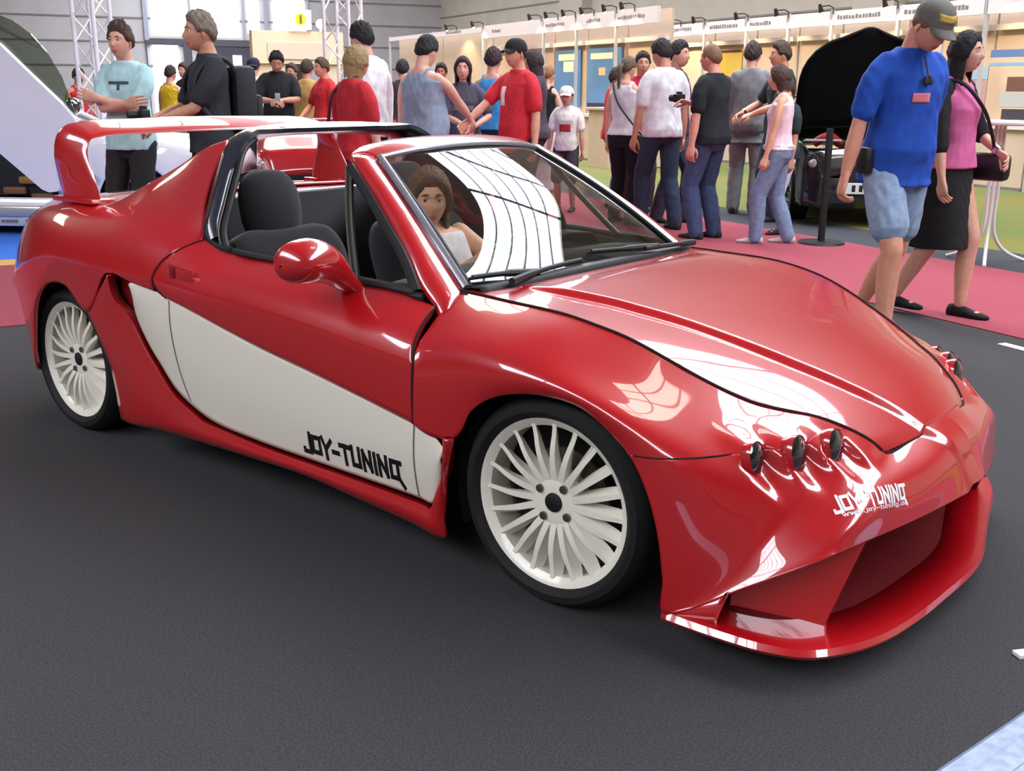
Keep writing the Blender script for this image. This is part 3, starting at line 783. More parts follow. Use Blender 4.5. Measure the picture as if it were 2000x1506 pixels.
for s in (-1, 1):
    q = np.array((1, -s, 1))
    e = WG[:, 0]*q + np.array((.006, -.010*(-s)*-1, .006))*1
    MB().tube(e, .0115, n=8).build('pillar_trim', SILVER, wframe)
    MB().tube(WG[:, 1]*q + (.004, 0, .004), .006, n=6).build('screen_seal', BLACKP, wframe)
MB().tube(wt + (.008, 0, .004), .008, n=8).build('header_trim', SILVER, wframe)
# black cowl at the foot of the glass, and the two wipers
ct = spline([(-.42,-.585,.780),(-.385,-.40,.789),(-.365,-.2,.795),(-.36,0,.797),(-.365,.2,.795),(-.385,.40,.789),(-.42,.585,.780)], 41)
b = MB(); b.grid(np.stack([wb + (-.01, 0, -.004), wb*.5+ct*.5 + (0, 0, .004), ct + (0, 0, .001), ct + (.02, 0, -.02)]))
b.build('cowl_grille', BLACKP, car, solid=-.004)
for pts in ([(-.405,-.33,.800),(-.44,-.45,.807),(-.47,-.56,.806)], [(-.375,.30,.815),(-.405,.12,.822),(-.43,-.02,.826)]):
    w = MB().tube(spline(pts, 12), [.011]*6+[.007]*6, n=8).build('wiper', BLACKP, car)
    MB().tube(np.array(spline(pts, 12)) + (-.012, 0, -.006), .005, n=6).build('wiper_blade', BLACKP, w)
for pts in ([(-.37,-.50,.797),(-.395,-.30,.808),(-.40,-.12,.812)], [(-.385,.56,.80),(-.372,.40,.81),(-.375,.22,.815)]):
    MB().tube(spline(pts, 12), [.012]*4+[.008]*8, n=8).build('wiper', BLACKP, car)

# ---- quarter lights and window rubbers
for s in (-1, 1):
    q = np.array((1, -s, 1))
    A_, B_, C_ = np.array((-1.035, -.505, 1.09)), np.array((-.565, -.692, .768)), np.array((-.80, -.705, .778))
    mid = spline([(-1.035,-.505,1.09),(-.90,-.553,1.008),(-.778,-.60,.928),(-.66,-.648,.854),(-.565,-.692,.768)], 24)
    fr = MB()
    fr.tube(mid*q, .017, n=8); fr.tube(np.array([B_, (B_+C_)/2, C_])*q, .015, n=8)
    fr = fr.build('quarter_light_frame', BLACKP, car)
    post = spline([A_, (-.93, -.605, .93), C_ + (0, 0, -.01)], 14)
    MB().tube(post*q, .010, n=8).build('division_post', BLACKP, fr)
    MB().tube((post + (-.016, -.004, 0))*q, .004, n=6).build('post_bead', mat('dull bead', (140, 138, 128)), fr)
    MB().tube((post + (.010, -.008, 0))*q, .003, n=6).build('post_bead', mat('dull bead', (140, 138, 128)), fr)
    pc = np.stack([mid*q, spline(np.array([A_, (-.93, -.605, .93), C_, C_*.5+B_*.5, B_])*q, 24)])
    MB().grid(pc).build('quarter_light_glass', SIDEGL, fr)
    sill = np.array(SILL[1:7]) + (0, .006, .006)
    MB().tube(spline(sill, 40)*q, .012, n=8).build('window_seal', BLACKP, doors[s])
    cor = spline([(-1.60,-.69,.88),(-1.59,-.702,.84),(-1.55,-.706,.812),(-1.46,-.706,.802)], 16)
    MB().tube((cor + (.045, .0, .006))*q, .014, n=8).build('window_seal', BLACKP, doors[s])
# ---- door mirror (only the near side carries one in view)
for s in (-1,):
    q = np.array((1, -s, 1)); b = MB(); P = []
    st = [(-.80,-.705,.752,.040,.018),(-.80,-.735,.765,.038,.026),(-.80,-.77,.794,.044,.040),(-.80,-.82,.838,.056,.058),(-.80,-.875,.858,.066,.064),(-.80,-.93,.860,.066,.062),(-.80,-.965,.858,.056,.052),(-.80,-.985,.856,.034,.030),(-.80,-.992,.855,.003,.003)]
    for x, y, z, rx, rz in spline(st, 26):
        P.append([np.array((x+rx*cos(a)*(1.15 if cos(a) > 0 else .75), y+.25*rx*cos(a), z+rz*sin(a)))*q for a in np.linspace(0, 2*pi, 21)[:-1]])
    b.grid(P, wrap=True)
    mr = b.build('door_mirror', RED, doors[s], angle=60)
    g = MB(); g.add([np.array((-.846, -.885, .86))*q + np.array((-.012, rx*cos(a)*1.0*q[1]*-1, .036*sin(a))) for rx in (.05,) for a in np.linspace(0, 2*pi, 25)[:-1]], [tuple(range(24))])
    g.build('mirror_glass', CHROME, mr)

# ---- cabin: floor tub, dashboard, inner door cards, steering wheel, seats
b = MB()
xs = np.linspace(-1.90, -.40, 8)
b.grid(np.stack([np.stack([xs, np.full(8, y), np.full(8, z)], -1) for y, z in ((-.66, .74), (-.68, .45), (-.66, .22), (0, .20), (.66, .22), (.68, .45), (.66, .74))]))
b.grid(np.stack([np.array([(-.42, y, .20) for y in np.linspace(-.66, .66, 6)]), np.array([(-.44, y, .76) for y in np.linspace(-.6, .6, 6)])]))
cab = b.build('cabin_tub', CABIN, car, solid=.01)
for s in (-1, 1):
    b = MB(); q = np.array((1, -s, 1)); P = []
    for z, y in ((.765, -.665), (.70, -.645), (.60, -.625), (.56, -.60), (.50, -.625), (.30, -.64)):
        P.append([np.array((x, y, z))*q for x in np.linspace(-1.60, -.50, 14)])
    b.grid(P).build('door_card', CABIN, doors[s], solid=.012)
b = MB(); P = []
for x, z, k in ((-.44, .770, 1), (-.62, .772, 1), (-.78, .758, 1), (-.84, .715, 1), (-.82, .62, .98), (-.70, .50, .95)):
    P.append([(x - .03*(1-(y/.6)**2), y*k, z + .012*(1-(y/.6)**2)) for y in np.linspace(-.62, .62, 21)])
b.grid(P); dash = b.build('dashboard', CABIN, car, solid=.02)
b = MB(); b.grid(np.stack([np.stack([np.linspace(-1.0, -.80, 6), np.full(6, y), .76 + z + .0*np.linspace(0, 1, 6)], -1) for y, z in ((.16, .0), (.2, .045), (.36, .06), (.52, .045), (.56, .0))]))
b.build('instrument_hood', CABIN, dash, solid=.01)
tc = np.array((-.985, .36, .735)); ta = np.array((-.90, 0, .42)); ta /= np.linalg.norm(ta); tu = np.array((0, 1., 0)); tv = np.cross(ta, tu)
b = MB(); b.tube([tc + .18*(cos(a)*tu + sin(a)*tv) for a in np.linspace(0, 2*pi, 41)], .014, n=8, cap=False)
sw = b.build('steering_wheel', BLACKP, car)
b = MB()
for a in (0.2, pi-.2, -pi/2): b.tube([tc - ta*.02, tc + .17*(cos(a)*tu + sin(a)*tv)], .014, n=6)
b.ball(tc - ta*.015, (.055, .055, .03), ax=np.array([tu, tv, ta])); b.build('wheel_hub', BLACKP, sw)
def seat(yc):
    P = []
    for t, x, z, w, d in ((0, -1.13, .44, .24, .05), (.1, -1.16, .47, .25, .08), (.3, -1.35, .42, .25, .09), (.42, -1.46, .40, .24, .10), (.5, -1.50, .48, .24, .09), (.65, -1.555, .62, .255, .085), (.8, -1.60, .745, .25, .075), (.9, -1.625, .80, .215, .06), (1, -1.635, .825, .15, .03)):
        P.append((x, z, w, d))
    Q = spline(P, 40); b = MB(); rows = []
    tgt = np.gradient(Q[:, :2], axis=0); tgt /= np.linalg.norm(tgt, axis=1)[:, None]
    for i in range(40):
        x, z, w, d = Q[i]; n_ = np.array((tgt[i, 1], -tgt[i, 0]))
        if n_[1] < 0 and i < 16: n_ = -n_
        if n_[0] < 0 and i >= 16: n_ = -n_
        row = []
        for a in np.linspace(0, 2*pi, 25)[:-1]:
            u = np.sign(cos(a))*abs(cos(a))**.6*w; v = np.sign(sin(a))*abs(sin(a))**.7*d
            v += .035*(abs(u)/w)**3*(1 if v > 0 else 0)
            row.append((x + n_[0]*v, yc + u, z + n_[1]*v))
        rows.append(row)
    b.grid(rows, wrap=True)
    b.add(rows[0], [tuple(range(24))]); b.add(rows[-1], [tuple(range(24))])
    st_ = b.build('seat', SEATF, car, merge=.001)
    hb = MB(); rows = []
    for i, (z, w, d, x) in enumerate(spline([(.800, .10, .035, -1.635), (.84, .125, .05, -1.642), (.90, .132, .056, -1.65), (.96, .128, .055, -1.66), (1.01, .105, .045, -1.668), (1.035, .07, .03, -1.672), (1.042, .01, .005, -1.672)], 24)):
        rows.append([(x + d*cos(a)*1.1, yc + w*np.sign(sin(a))*abs(sin(a))**.8, z) for a in np.linspace(0, 2*pi, 25)[:-1]])
    hb.grid(rows, wrap=True).build('headrest', SEATF, st_)
    return st_
seat(-.35); seat(.36)

# ---- wheels
def wheel(x, s, steer=0.0):
    """s = -1 right side, +1 left side; built with its face towards -y then turned"""
    RO = .2384
    b = MB()
    b.lathe([(RO-.004, .16), (RO-.012, .13), (RO-.03, .10), (RO-.03, .02), (RO-.016, .008), (RO-.006, 0.002), (RO, 0), (RO+.001, .006), (RO-.003, .012)], (0, 0, 0), 'y', 72)
    NSP = 20
    for k in range(NSP):
        a0 = 2*pi*k/NSP
        rad = np.array((cos(a0), 0, sin(a0))); tan = np.array((-sin(a0), 0, cos(a0)))
        rows = []
        for t in np.linspace(0, 1, 9):
            r = .052 + (RO-.012-.052)*t
            w = .0098*(1-t) + .0056*t
            yf = .026 - .022*sin(pi*min(1, t*.9+.05)) + .006*t     # face bulges out between hub and rim
            if t > .8: yf = yf*(1-(t-.8)/.2*.6)
            dp = .020*(1-t) + .014*sin(pi*t)**.6 + .012
            sk = .014*sin(pi*t*.6)                                   # blade leans as it goes back
            p = rad*r
            rows.append([p + tan*(-w) + np.array((0, yf, 0)), p + tan*w + np.array((0, yf, 0)), p + tan*(w*1.1+sk) + np.array((0, yf+dp, 0)), p + tan*(-w*1.1+sk) + np.array((0, yf+dp, 0))])
        b.grid(rows, wrap=True)
    b.lathe([(.0, .020), (.050, .018), (.066, .021), (.078, .027), (.086, .042), (.08, .08)], (0, 0, 0), 'y', 40)
    w = b.build('wheel', RIMW, car, angle=35, fix=True)
    t = MB(); R0 = .29
    t.lathe([(RO-.012, .012), (RO-.003, -.004), (RO+.012, -.014), (RO+.03, -.012), (R0-.012, .0), (R0-.003, .012), (R0, .03), (R0, .175), (R0-.004, .19), (R0-.02, .205), (RO-.01, .21), (RO-.02, .19)], (0, 0, 0), 'y', 72)
    for k in range(3): t.lathe([(R0+.0004, .05+.04*k), (R0-.006, .054+.04*k), (R0-.006, .058+.04*k), (R0+.0004, .062+.04*k)], (0, 0, 0), 'y', 72)
    t.build('tyre', TYRE, w)
    d = MB(); d.lathe([(.05, .075), (.135, .075), (.135, .09), (.05, .09)], (0, 0, 0), 'y', 40, closed=True); d.lathe([(.0, .12), (.21, .12)], (0, 0, 0), 'y', 30, CABIN); d.mats = [STEEL, CABIN]
    d.m = [0 if i < 160 else 1 for i in range(len(d.f))]
    d.build('brake_disc', STEEL, w)
    c = MB(); c.lathe([(0, .010), (.018, .011), (.0255, .014), (.027, .022)], (0, 0, 0), 'y', 24); c.build('centre_cap', BLACKP, w)
    for k in range(4):
        a = 2*pi*k/4 + .95
        MB().lathe([(0, .011), (.011, .012), (.0125, .026)], (.053*cos(a), 0, .053*sin(a)), 'y', 10).build('wheel_bolt', STEEL, w)
    w.location = (x, -.7913 if s < 0 else .7913, .2918)
    w.rotation_euler = (0, 0, (0 if s < 0 else pi) + steer)
    return w
FSTEER = .0432
wheel(0, -1, FSTEER); wheel(0, 1, FSTEER); wheel(-2.37, -1); wheel(-2.37, 1)
# wheel housings and underbody
b = MB()
b.box((-1.15, 0, .20), (4.0-.9, 1.30, .12)); b.box((-1.15, 0, .17), (1.35, 1.56, .07)); b.box((.35, 0, .22), (.25, 1.0, .10)); b.box((-2.85, 0, .3), (.30, 1.0, .2))
under = b.build('underbody', mat('black underseal', (12, 12, 12), rough=.9), car, smooth=False)
for x0 in (0.01, -2.33):
    for s in (-1, 1):
        b = MB(); P = []
        for y in (-.775, -.70, -.55):
            P.append([(x0 + .345*cos(a), y*-s, .265 + .335*sin(a)) for a in np.linspace(-.35, pi+.35, 30)])
        P.append([(x0 + .0*cos(a), -.55*-s, .3) for a in np.linspace(-.35, pi+.35, 30)])
        b.grid(np.array(P)).build('wheel_housing', mat('black underseal', (12, 12, 12), rough=.9), car)
# ================================================================== people
def evaluated_mesh(o):
    dg = bpy.context.evaluated_depsgraph_get(); dg.update()
    me = bpy.data.meshes.new_from_object(o.evaluated_get(dg), depsgraph=dg)
    return me
def fuse(mb, voxel, smooth=4, wr=0.0, seed=0):
    """fuse overlapping closed pieces into one continuous surface"""
    me = bpy.data.meshes.new('tmp'); me.from_pydata(mb.v, [], mb.f)
    bm = bmesh.new(); bm.from_mesh(me); bmesh.ops.recalc_face_normals(bm, faces=bm.faces[:]); bm.to_mesh(me); bm.free()
    o = bpy.data.objects.new('tmp', me); COL.objects.link(o)
    m = o.modifiers.new('r', 'REMESH'); m.mode = 'VOXEL'; m.voxel_size = voxel; m.adaptivity = 0.0
    if smooth:
        s = o.modifiers.new('s', 'SMOOTH'); s.factor = .5; s.iterations = smooth
    r = evaluated_mesh(o)
    V = np.zeros(len(r.vertices)*3); r.vertices.foreach_get('co', V); V = V.reshape(-1, 3)
    N = np.zeros(len(r.vertices)*3); r.vertices.foreach_get('normal', N); N = N.reshape(-1, 3)
    if wr:
        ph = seed*1.7
        w = np.sin(V[:, 2]*55 + 9*np.sin(V[:, 1]*14+ph) + V[:, 0]*25 + ph)*.6 + np.sin(V[:, 2]*23 - V[:, 1]*38 + V[:, 0]*31 + 2*ph)*.6
        V = V + N*(wr*w)[:, None]
    F = [tuple(p.vertices) for p in r.polygons]
    bpy.data.objects.remove(o); bpy.data.meshes.remove(me); bpy.data.meshes.remove(r)
    return V, F

def ring_loft(b, rings, n=20, m=None):
    """rings: centre, half-width vector, half-depth vector; closed ends"""
    P = []
    for c, u, v in rings:
        c, u, v = np.array(c, float), np.array(u, float), np.array(v, float)
        row = []
        for a in np.linspace(0, 2*pi, n+1)[:-1]:
            ca, sa = cos(a), sin(a)
            row.append(c + u*np.sign(ca)*abs(ca)**.85 + v*np.sign(sa)*abs(sa)**.85)
        P.append(row)
    b.grid(P, m, wrap=True)
    b.add(P[0], [tuple(range(n-1, -1, -1))], m); b.add(P[-1], [tuple(range(n))], m)
def limb(b, pts, rad, n=12, k=10):
    """tapered limb with round ends"""
    P = spline(np.array(pts, float), k) if len(pts) > 2 else np.array([np.array(pts[0])*(1-t)+np.array(pts[1])*t for t in np.linspace(0, 1, k)])
    R = np.interp(np.linspace(0, 1, k), np.linspace(0, 1, len(rad)), rad)
    b.tube(P, R, n=n)
    b.ball(P[0], R[0], nu=n, nv=6); b.ball(P[-1], R[-1], nu=n, nv=6)
def ik(a, c, l1, l2, hint):
    a, c = np.array(a, float), np.array(c, float); d = c-a; L = np.linalg.norm(d)
    if L > (l1+l2)*.999: c = a + d/L*(l1+l2)*.999; d = c-a; L = np.linalg.norm(d)
    L = max(L, abs(l1-l2)+.01); d /= np.linalg.norm(d)
    x = (l1*l1-l2*l2+L*L)/(2*L); hgt = math.sqrt(max(0, l1*l1-x*x))
    h = np.array(hint, float); h -= d*np.dot(h, d); h /= np.linalg.norm(h)+1e-9
    return a + d*x + h*hgt, c

# ---- head: one template grid, x forward, z up, centred between the ears
HNU, HNV = 64, 46
def _head():
    P = np.zeros((HNV, HNU, 3))
    for i in range(HNV):
        th = pi*i/(HNV-1)
        for j in range(HNU):
            ph = 2*pi*j/HNU
            d = np.array((sin(th)*cos(ph), sin(th)*sin(ph), cos(th)))
            x, y, z = d*np.array((.096, .076, .118))
            if z < 0:
                t = min(1, -z/.118)
                y *= 1-.30*t**1.3
                if x > 0: x *= 1+.10*t; x += .006*t
                else: x *= 1-.42*t**.8
                if x > 0 and t > .8: z = -.118*(.8+(t-.8)*.75)
            if x > 0:
                f = 1.0
                x += .021*math.exp(-((y/.0105)**2))*math.exp(-(((z+.022)/.016)**2) if z < -.022 else -(((z+.022)/.030)**2))
                x -= .010*math.exp(-(((abs(y)-.031)/.017)**2 + ((z-.014)/.013)**2))
                x += .004*math.exp(-(((abs(y)-.026)/.024)**2 + ((z-.036)/.009)**2))
                x += .006*math.exp(-((y/.021)**2 + ((z+.058)/.0055)**2)) + .006*math.exp(-((y/.018)**2 + ((z+.070)/.006)**2)) - .003*math.exp(-((y/.022)**2 + ((z+.064)/.003)**2))
                x += .006*math.exp(-((y/.018)**2 + ((z+.098)/.014)**2))
                x += .003*math.exp(-(((abs(y)-.042)/.018)**2 + ((z+.02)/.02)**2))
            P[i, j] = (x, y, z)
    return P
HEAD = _head()
EYEW = mat('eye white', (225, 222, 215), rough=.3); EYED = mat('eye iris', (40, 28, 20), rough=.2)
LIPS = {}
def skin_mats(tone):
    k = tuple(tone)
    if k not in LIPS:
        c = np.array(tone, float)
        LIPS[k] = (mat('skin %d %d %d' % k, tone, rough=.55, noise=.06, nscale=30), mat('lips %d %d %d' % k, tuple(np.clip(c*np.array((.88, .70, .68)), 0, 255)), rough=.4))
    return LIPS[k]
def add_head(b, M, c, tone, brow, sc=1.0, smile=False):
    sk, lp = skin_mats(tone); M = np.array(M); c = np.array(c)
    W = lambda p: np.array(p)@M*sc + c
    P = HEAD; V = W(P.reshape(-1, 3))
    fs, fl = [], []
    for i in range(HNV-1):
        for j in range(HNU):
            f = (i*HNU+j, (i+1)*HNU+j, (i+1)*HNU+(j+1) % HNU, i*HNU+(j+1) % HNU)
            x, y, z = P.reshape(-1, 3)[list(f)].mean(0)
            if x > .06 and abs(y) < .023 and -.0775 < z+.2*max(0, 0) and z < -.052 + .0*abs(y) and abs(z+.064) < .0125*(1-(abs(y)/.026)**2)+.001: fl.append(f)
            else: fs.append(f)
    b.add(V, fs, sk); o = len(b.v)-len(V); s2 = b.slot(lp)
    for f in fl: b.f.append(tuple(i+o for i in f)); b.m.append(s2)
    bw = mat('brow %d %d %d' % tuple(brow), brow, rough=.9)
    for s in (1, -1):
        e = np.array((.0748, .031*s, .013))
        b.ball(W(e), .0122*sc, EYEW, 10, 8); b.ball(W(e+(.0062, 0, 0)), .0074*sc, EYED, 8, 6)
        # lids, brows, ears
        b.tube([W((.078+.006*cos(t), (.031+.0135*sin(t))*s, .0175+.004*cos(t))) for t in np.linspace(-1.3, 1.3, 6)], .0028*sc, sk, n=6)
        b.tube([W((.0915-.35*abs(q-.026)*1.0, q*s, .035+.003*sin(pi*(q-.012)/.03))) for q in np.linspace(.012, .045, 6)], [.0022*sc, .0034*sc, .0036*sc, .0032*sc, .0026*sc, .0015*sc], bw, n=6)
        ax = np.array([(.8, .35*s, 0), (0, .4*s, 0), (.15, 0, 1)]); ax /= np.linalg.norm(ax, axis=1)[:, None]
        b.ball(W((-.004, .076*s, .002)), np.array((.017, .007, .031))*sc, sk, 10, 8, ax=ax@M)
        b.ball(W((-.004, .073*s, -.022)), np.array((.010, .006, .012))*sc, sk, 8, 6, ax=ax@M)
def add_hair(b, M, c, style, m, sc=1.0, seed=0):
    M = np.array(M); c = np.array(c); r = np.random.default_rng(seed)
    W = lambda p: np.array(p)@M*sc + c
    P = HEAD.copy(); T = np.zeros((HNV, HNU))
    base = {'short': .019, 'crop': .010, 'spiky': .017, 'bob': .028, 'long': .022, 'pony': .014, 'under_cap': .010, 'thinning': .008}[style]
    lowback = {'bob': -.10, 'long': -.10, 'pony': -.055}.get(style, -.058)
    for i in range(HNV):
        for j in range(HNU):
            x, y, z = HEAD[i, j]
            a = math.atan2(abs(y)/.076, x/.096)      # 0 front, pi back
            line = np.interp(a, [0, .5, .95, 1.15, 1.45, 1.75, 2.2, pi], [.070, .066, .045, .005, -.004, .000, -.035, lowback] if style not in ('bob', 'long') else [.072, .066, .02, -.03, -.06, -.08, -.09, lowback])
            t = float(sstep(0, .022, z-line))
            wav = sin(11*math.atan2(y, x)+seed+14*z*9)*.06 + sin(5*math.atan2(y, x)*1.7-z*70+seed*2)*.07
            T[i, j] = t*base*(1+wav*(1.5 if style in ('short', 'spiky') else .8)+.10*r.normal()*(1.6 if style == 'spiky' else 1))*(1+.45*float(sstep(.03, .10, z))*(style in ('short', 'spiky')))
    n = HEAD/np.linalg.norm(HEAD, axis=2, keepdims=True)
    Q = HEAD + n*(T[..., None]*1.0) - n*np.where(T > 1e-6, 0, .006)[..., None]
    if style == 'spiky':
        Q[..., 2] += np.where((HEAD[..., 2] > .07) & (HEAD[..., 0] > -.02), T*.45, 0)
    fs = []
    for i in range(HNV-1):
        for j in range(HNU):
            q = [(i, j), (i+1, j), (i+1, (j+1) % HNU), (i, (j+1) % HNU)]
            if max(T[x] for x in q) > 1e-5: fs.append(tuple(x*HNU+y for x, y in q))
    b.add(W(Q.reshape(-1, 3)), fs, m)
    if style in ('bob', 'long'):
        end = -.115 if style == 'bob' else -.30
        P = []
        for t in np.linspace(0, 1, 9):
            z = .06*(1-t) + end*t; w = .088 + .008*sin(pi*t) - (.02*t if style == 'long' else .012*t)
            row = []
            for a in np.linspace(.32*pi, 1.68*pi, 25):
                d = .085 + .012*sin(pi*t)
                row.append(W((d*cos(a)*.95 - .012 - .02*t, w*sin(a)*(1+.04*sin(9*a+5*t)), z + .012*sin(5*a+seed)*t)))
            P.append(row)
        inn = [[np.array(c)+(np.array(p)-c)*.90 for p in row] for row in P]
        b.grid(P, m); b.grid(inn, m)
        b.grid([P[-1], inn[-1]], m); b.grid([[r_[0] for r_ in P], [r_[0] for r_ in inn]], m); b.grid([[r_[-1] for r_ in P], [r_[-1] for r_ in inn]], m)
    if style == 'pony':
        pts = [(-.095, 0, .035), (-.135, 0, .02), (-.15, 0, -.05), (-.145, .01, -.16), (-.13, .01, -.26)]
        b.tube([W(p) for p in spline(pts, 14)], np.interp(np.linspace(0, 1, 14), [0, .15, .5, 1], [.018, .03, .028, .006])*sc, m, n=10)
def add_hand(b, wrist, d, pn, tone, s, curl=.5, sc=1.0, spread=.1):
    """hand along d, palm facing pn; s=+1 left, -1 right"""
    sk = skin_mats(tone)[0]
    d = np.array(d, float); d /= np.linalg.norm(d); pn = np.array(pn, float); pn -= d*np.dot(pn, d); pn /= np.linalg.norm(pn)+1e-9
    w = np.cross(pn, d)*s*-1       # towards the thumb side
    wrist = np.array(wrist, float)
    rings = []
    for t, hw, hd in ((-.02, .027, .021), (.012, .030, .019), (.045, .040, .017), (.075, .042, .015), (.092, .040, .012), (.098, .034, .008)):
        rings.append((wrist + d*t*sc, w*hw*sc, pn*hd*sc))
    ring_loft(b, rings, 14, sk)
    for k, (off, L) in enumerate(((.031, .072), (.011, .080), (-.010, .074), (-.030, .058))):
        p = wrist + (d*.088 + w*off)*sc; dirn = d*cos(.1) + w*(off*spread*8); dirn /= np.linalg.norm(dirn)
        pts = [p]; ang = 0.15 + .10*k*curl
        for f in (.42, .33, .25):
            ang += curl*.75
            p = p + (dirn*cos(ang) + pn*sin(ang))*L*f*sc; pts.append(p)
        P = spline(pts, 8)
        b.tube(P, np.linspace(.0092, .0068, 8)*sc, sk, n=8); b.ball(P[-1], .0068*sc, sk, 8, 5)
    p = wrist + (d*.025 + w*.030 + pn*.006)*sc
    pts = [p, p + (d*.030 + w*.022 + pn*.012)*sc, p + (d*.058 + w*.022 + pn*.026)*sc, p + (d*.078 + w*.012 + pn*.034*(1+curl*.4))*sc]
    P = spline(pts, 8); b.tube(P, np.linspace(.0125, .008, 8)*sc, sk, n=8); b.ball(P[-1], .008*sc, sk, 8, 5)

PEOPLE = []
CLOTH = {}
def cloth(rgb, name='cloth'):
    k = (name,)+tuple(rgb)
    if k not in CLOTH: CLOTH[k] = mat('%s %d %d %d' % ((name,)+tuple(rgb)), rgb, rough=.9, noise=.13, nscale=(26 if name == 'denim' else 14), bump=.08)
    return CLOTH[k]
def at_depth(px, D):
    """floor point seen in image column px at depth D metres along the view"""
    d = (px-1000)/FPX*_r - (176-753)/FPX*_u + _f
    p = CAM + d*D
    return np.array((p[0], p[1], 0.0))
def person(loc, face, h, label, tone=(205, 150, 125), hair='short', hairc=(45, 34, 28), top=(200, 60, 60), sleeve='short', topname='t_shirt', bottom=(50, 60, 85), bname='trousers', blen='long', shoe=(40, 38, 36),
           fat=1.0, female=False, pose=None, head=(0, 0), lean=0.0, armL=None, armR=None, feet=None, cap=None, vox=.012, twist=0.0, top_z=None, group=None, curl=(.5, .5), hip=None, sit=None, smile=False, capback=False, palmL=None, palmR=None, kneeh=None, brow=None, cardigan=None):
    """loc floor point, face = angle from facing the photographer (+90 turns the person to face the right of the picture)"""
    loc = np.array(loc, float)
    tc = CAM - loc; tc[2] = 0; tc /= np.linalg.norm(tc); rt = np.array((tc[1]*-1, tc[0], 0))
    if np.dot(rt, _r) < 0: rt = -rt
    fw = tc*cos(radians(face)) + rt*sin(radians(face))
    yaw = math.atan2(fw[1], fw[0])
    root = empty('person', loc, yaw, label, 'person', group)
    PEOPLE.append(root)
    S = h/1.75
    sw = (.165 if female else .185)*(.6+.4*fat); hw = (.165 if female else .158)*(.5+.5*fat); ww = (.118 if female else .145)*fat; wd = (.095 if female else .108)*fat**1.25
    hy = .088
    hp_ = np.array(hip if hip is not None else (0, 0, .93), float)
    # spine with lean
    lean = radians(lean); tw = radians(twist)
    def sp_(z): # point on the spine, z measured standing
        q = z-.93; return hp_ + np.array((sin(lean)*q*(1 if q > 0 else .3), 0, cos(lean)*q if q > 0 else q))
    ux = np.array((cos(lean), 0, -sin(lean)))
    def lat(z): 
        k = np.clip((z-1.0)/.35, 0, 1)*tw
        return np.array((-sin(k), cos(k), 0)), np.array((cos(k), sin(k), 0))*1.0
    def torso(zs):
        out = []
        for z, w, d, ox in zs:
            l, f = lat(z); out.append((sp_(z) + f*ox, l*w, (f*cos(lean) - np.array((0, 0, sin(lean))))*d))
        return out
    belly = .018*(fat-1)*6
    zs = [(.80, .10, .085, 0), (.86, hw*.97, .112*fat**.8, -.008), (.93, hw, .118*fat**.8, -.010), (1.00, (hw+ww)/2, wd*1.03, belly*.8), (1.08, ww, wd, belly), (1.18, (ww+.150)/2 if not female else .130*fat, wd*1.0, belly*.7), (1.28, .158*(.6+.4*fat) if not female else .142*fat, .114*(.5+.5*fat) if not female else .120, .004 if not female else .014), (1.36, sw*.98, .100, -.004), (1.41, sw*.90, .080, -.012), (1.445, .125, .066, -.018), (1.475, .066, .060, -.014)]
    body = MB(); tb = torso(zs)
    ring_loft(body, [(np.array(c)*1, np.array(u)*.96, np.array(v)*.95) for c, u, v in tb])
    l4, f4 = lat(1.4)
    nb, hb = sp_(1.45) + np.array((-.014, 0, 0)), sp_(1.56) + f4*.022
    limb(body, [nb, (nb+hb)/2 + (-.006, 0, 0), hb], [.064 if not female else .053, .057 if not female else .047, .058 if not female else .048])
    # arms
    arms = {}
    for s, a, hint in ((1, armL, None), (-1, armR, None)):
        sh = sp_(1.40) + l4*(sw*.92*s) + f4*-.012
        if a is None: a = ((.06, s*(sw+.075), .80), (-.6, .35*s, 0))
        if len(a) == 2 and not np.isscalar(a[0]): wt, hnt = a
        else: wt, hnt = a, (-.6, .5*s, -.2)
        el, wr = ik(sh, wt, .295, .255, hnt)
        arms[s] = (sh, el, wr)
        af = .8+.2*fat; fm = .86 if female else 1.0
        limb(body, [sh + l4*(-.03*s) + np.array((0, 0, -.012)), sh*.6+el*.4, el], [.045*af*fm, .046*af*fm, .037*af*fm])
        limb(body, [el, el*.68+wr*.32, wr], [.037*af*fm, .040*af*fm, .026*fm])
    # legs
    legs = {}
    if feet is None: feet = ((.02, .11), (-.02, -.11))
    for s, ft in ((1, feet[0]), (-1, feet[1])):
        fx, fy = ft[0], ft[1]; fz = ft[2] if len(ft) > 2 else 0.0
        hp = hp_ + np.array((0, hy*s, -.03)); an = np.array((fx, fy, .085+fz))
        kn, an = ik(hp, an, .43, .415, (kneeh if kneeh else (1, .1*s, 0)))
        legs[s] = (hp, kn, an, np.array((fx, fy, fz)))
        lf = (.75+.25*fat)*(1.02 if female else 1.0)
        limb(body, [hp, hp*.55+kn*.45, kn], [.092*lf, .078*lf, .054*lf])
        limb(body, [kn, kn*.7+an*.3 - np.array((.012, 0, 0)), an], [.054*lf, .056*lf, .036])
        body.box(an + (.055, 0, -.055), (.17, .058, .04), bev=.015)
    V, F = fuse(body, vox, 4)
    bm_ = MB(); sk = skin_mats(tone)[0]
    bm_.add(V, F, sk)
    # head
    hyaw, hpit = radians(head[0]) + tw*.0, radians(head[1])
    fx_ = np.array((cos(hyaw)*cos(hpit), sin(hyaw)*cos(hpit), sin(hpit))); ly_ = np.array((-sin(hyaw), cos(hyaw), 0)); uz_ = np.cross(fx_, ly_)
    M = np.array([fx_, ly_, uz_])
    hc_ = sp_(1.492) + f4*.012 + uz_*.112 + fx_*.022
    hs = 1.0 if h > 1.45 else 1.0*1.75/h*.52+.48
    hs *= .98 if not female else .95
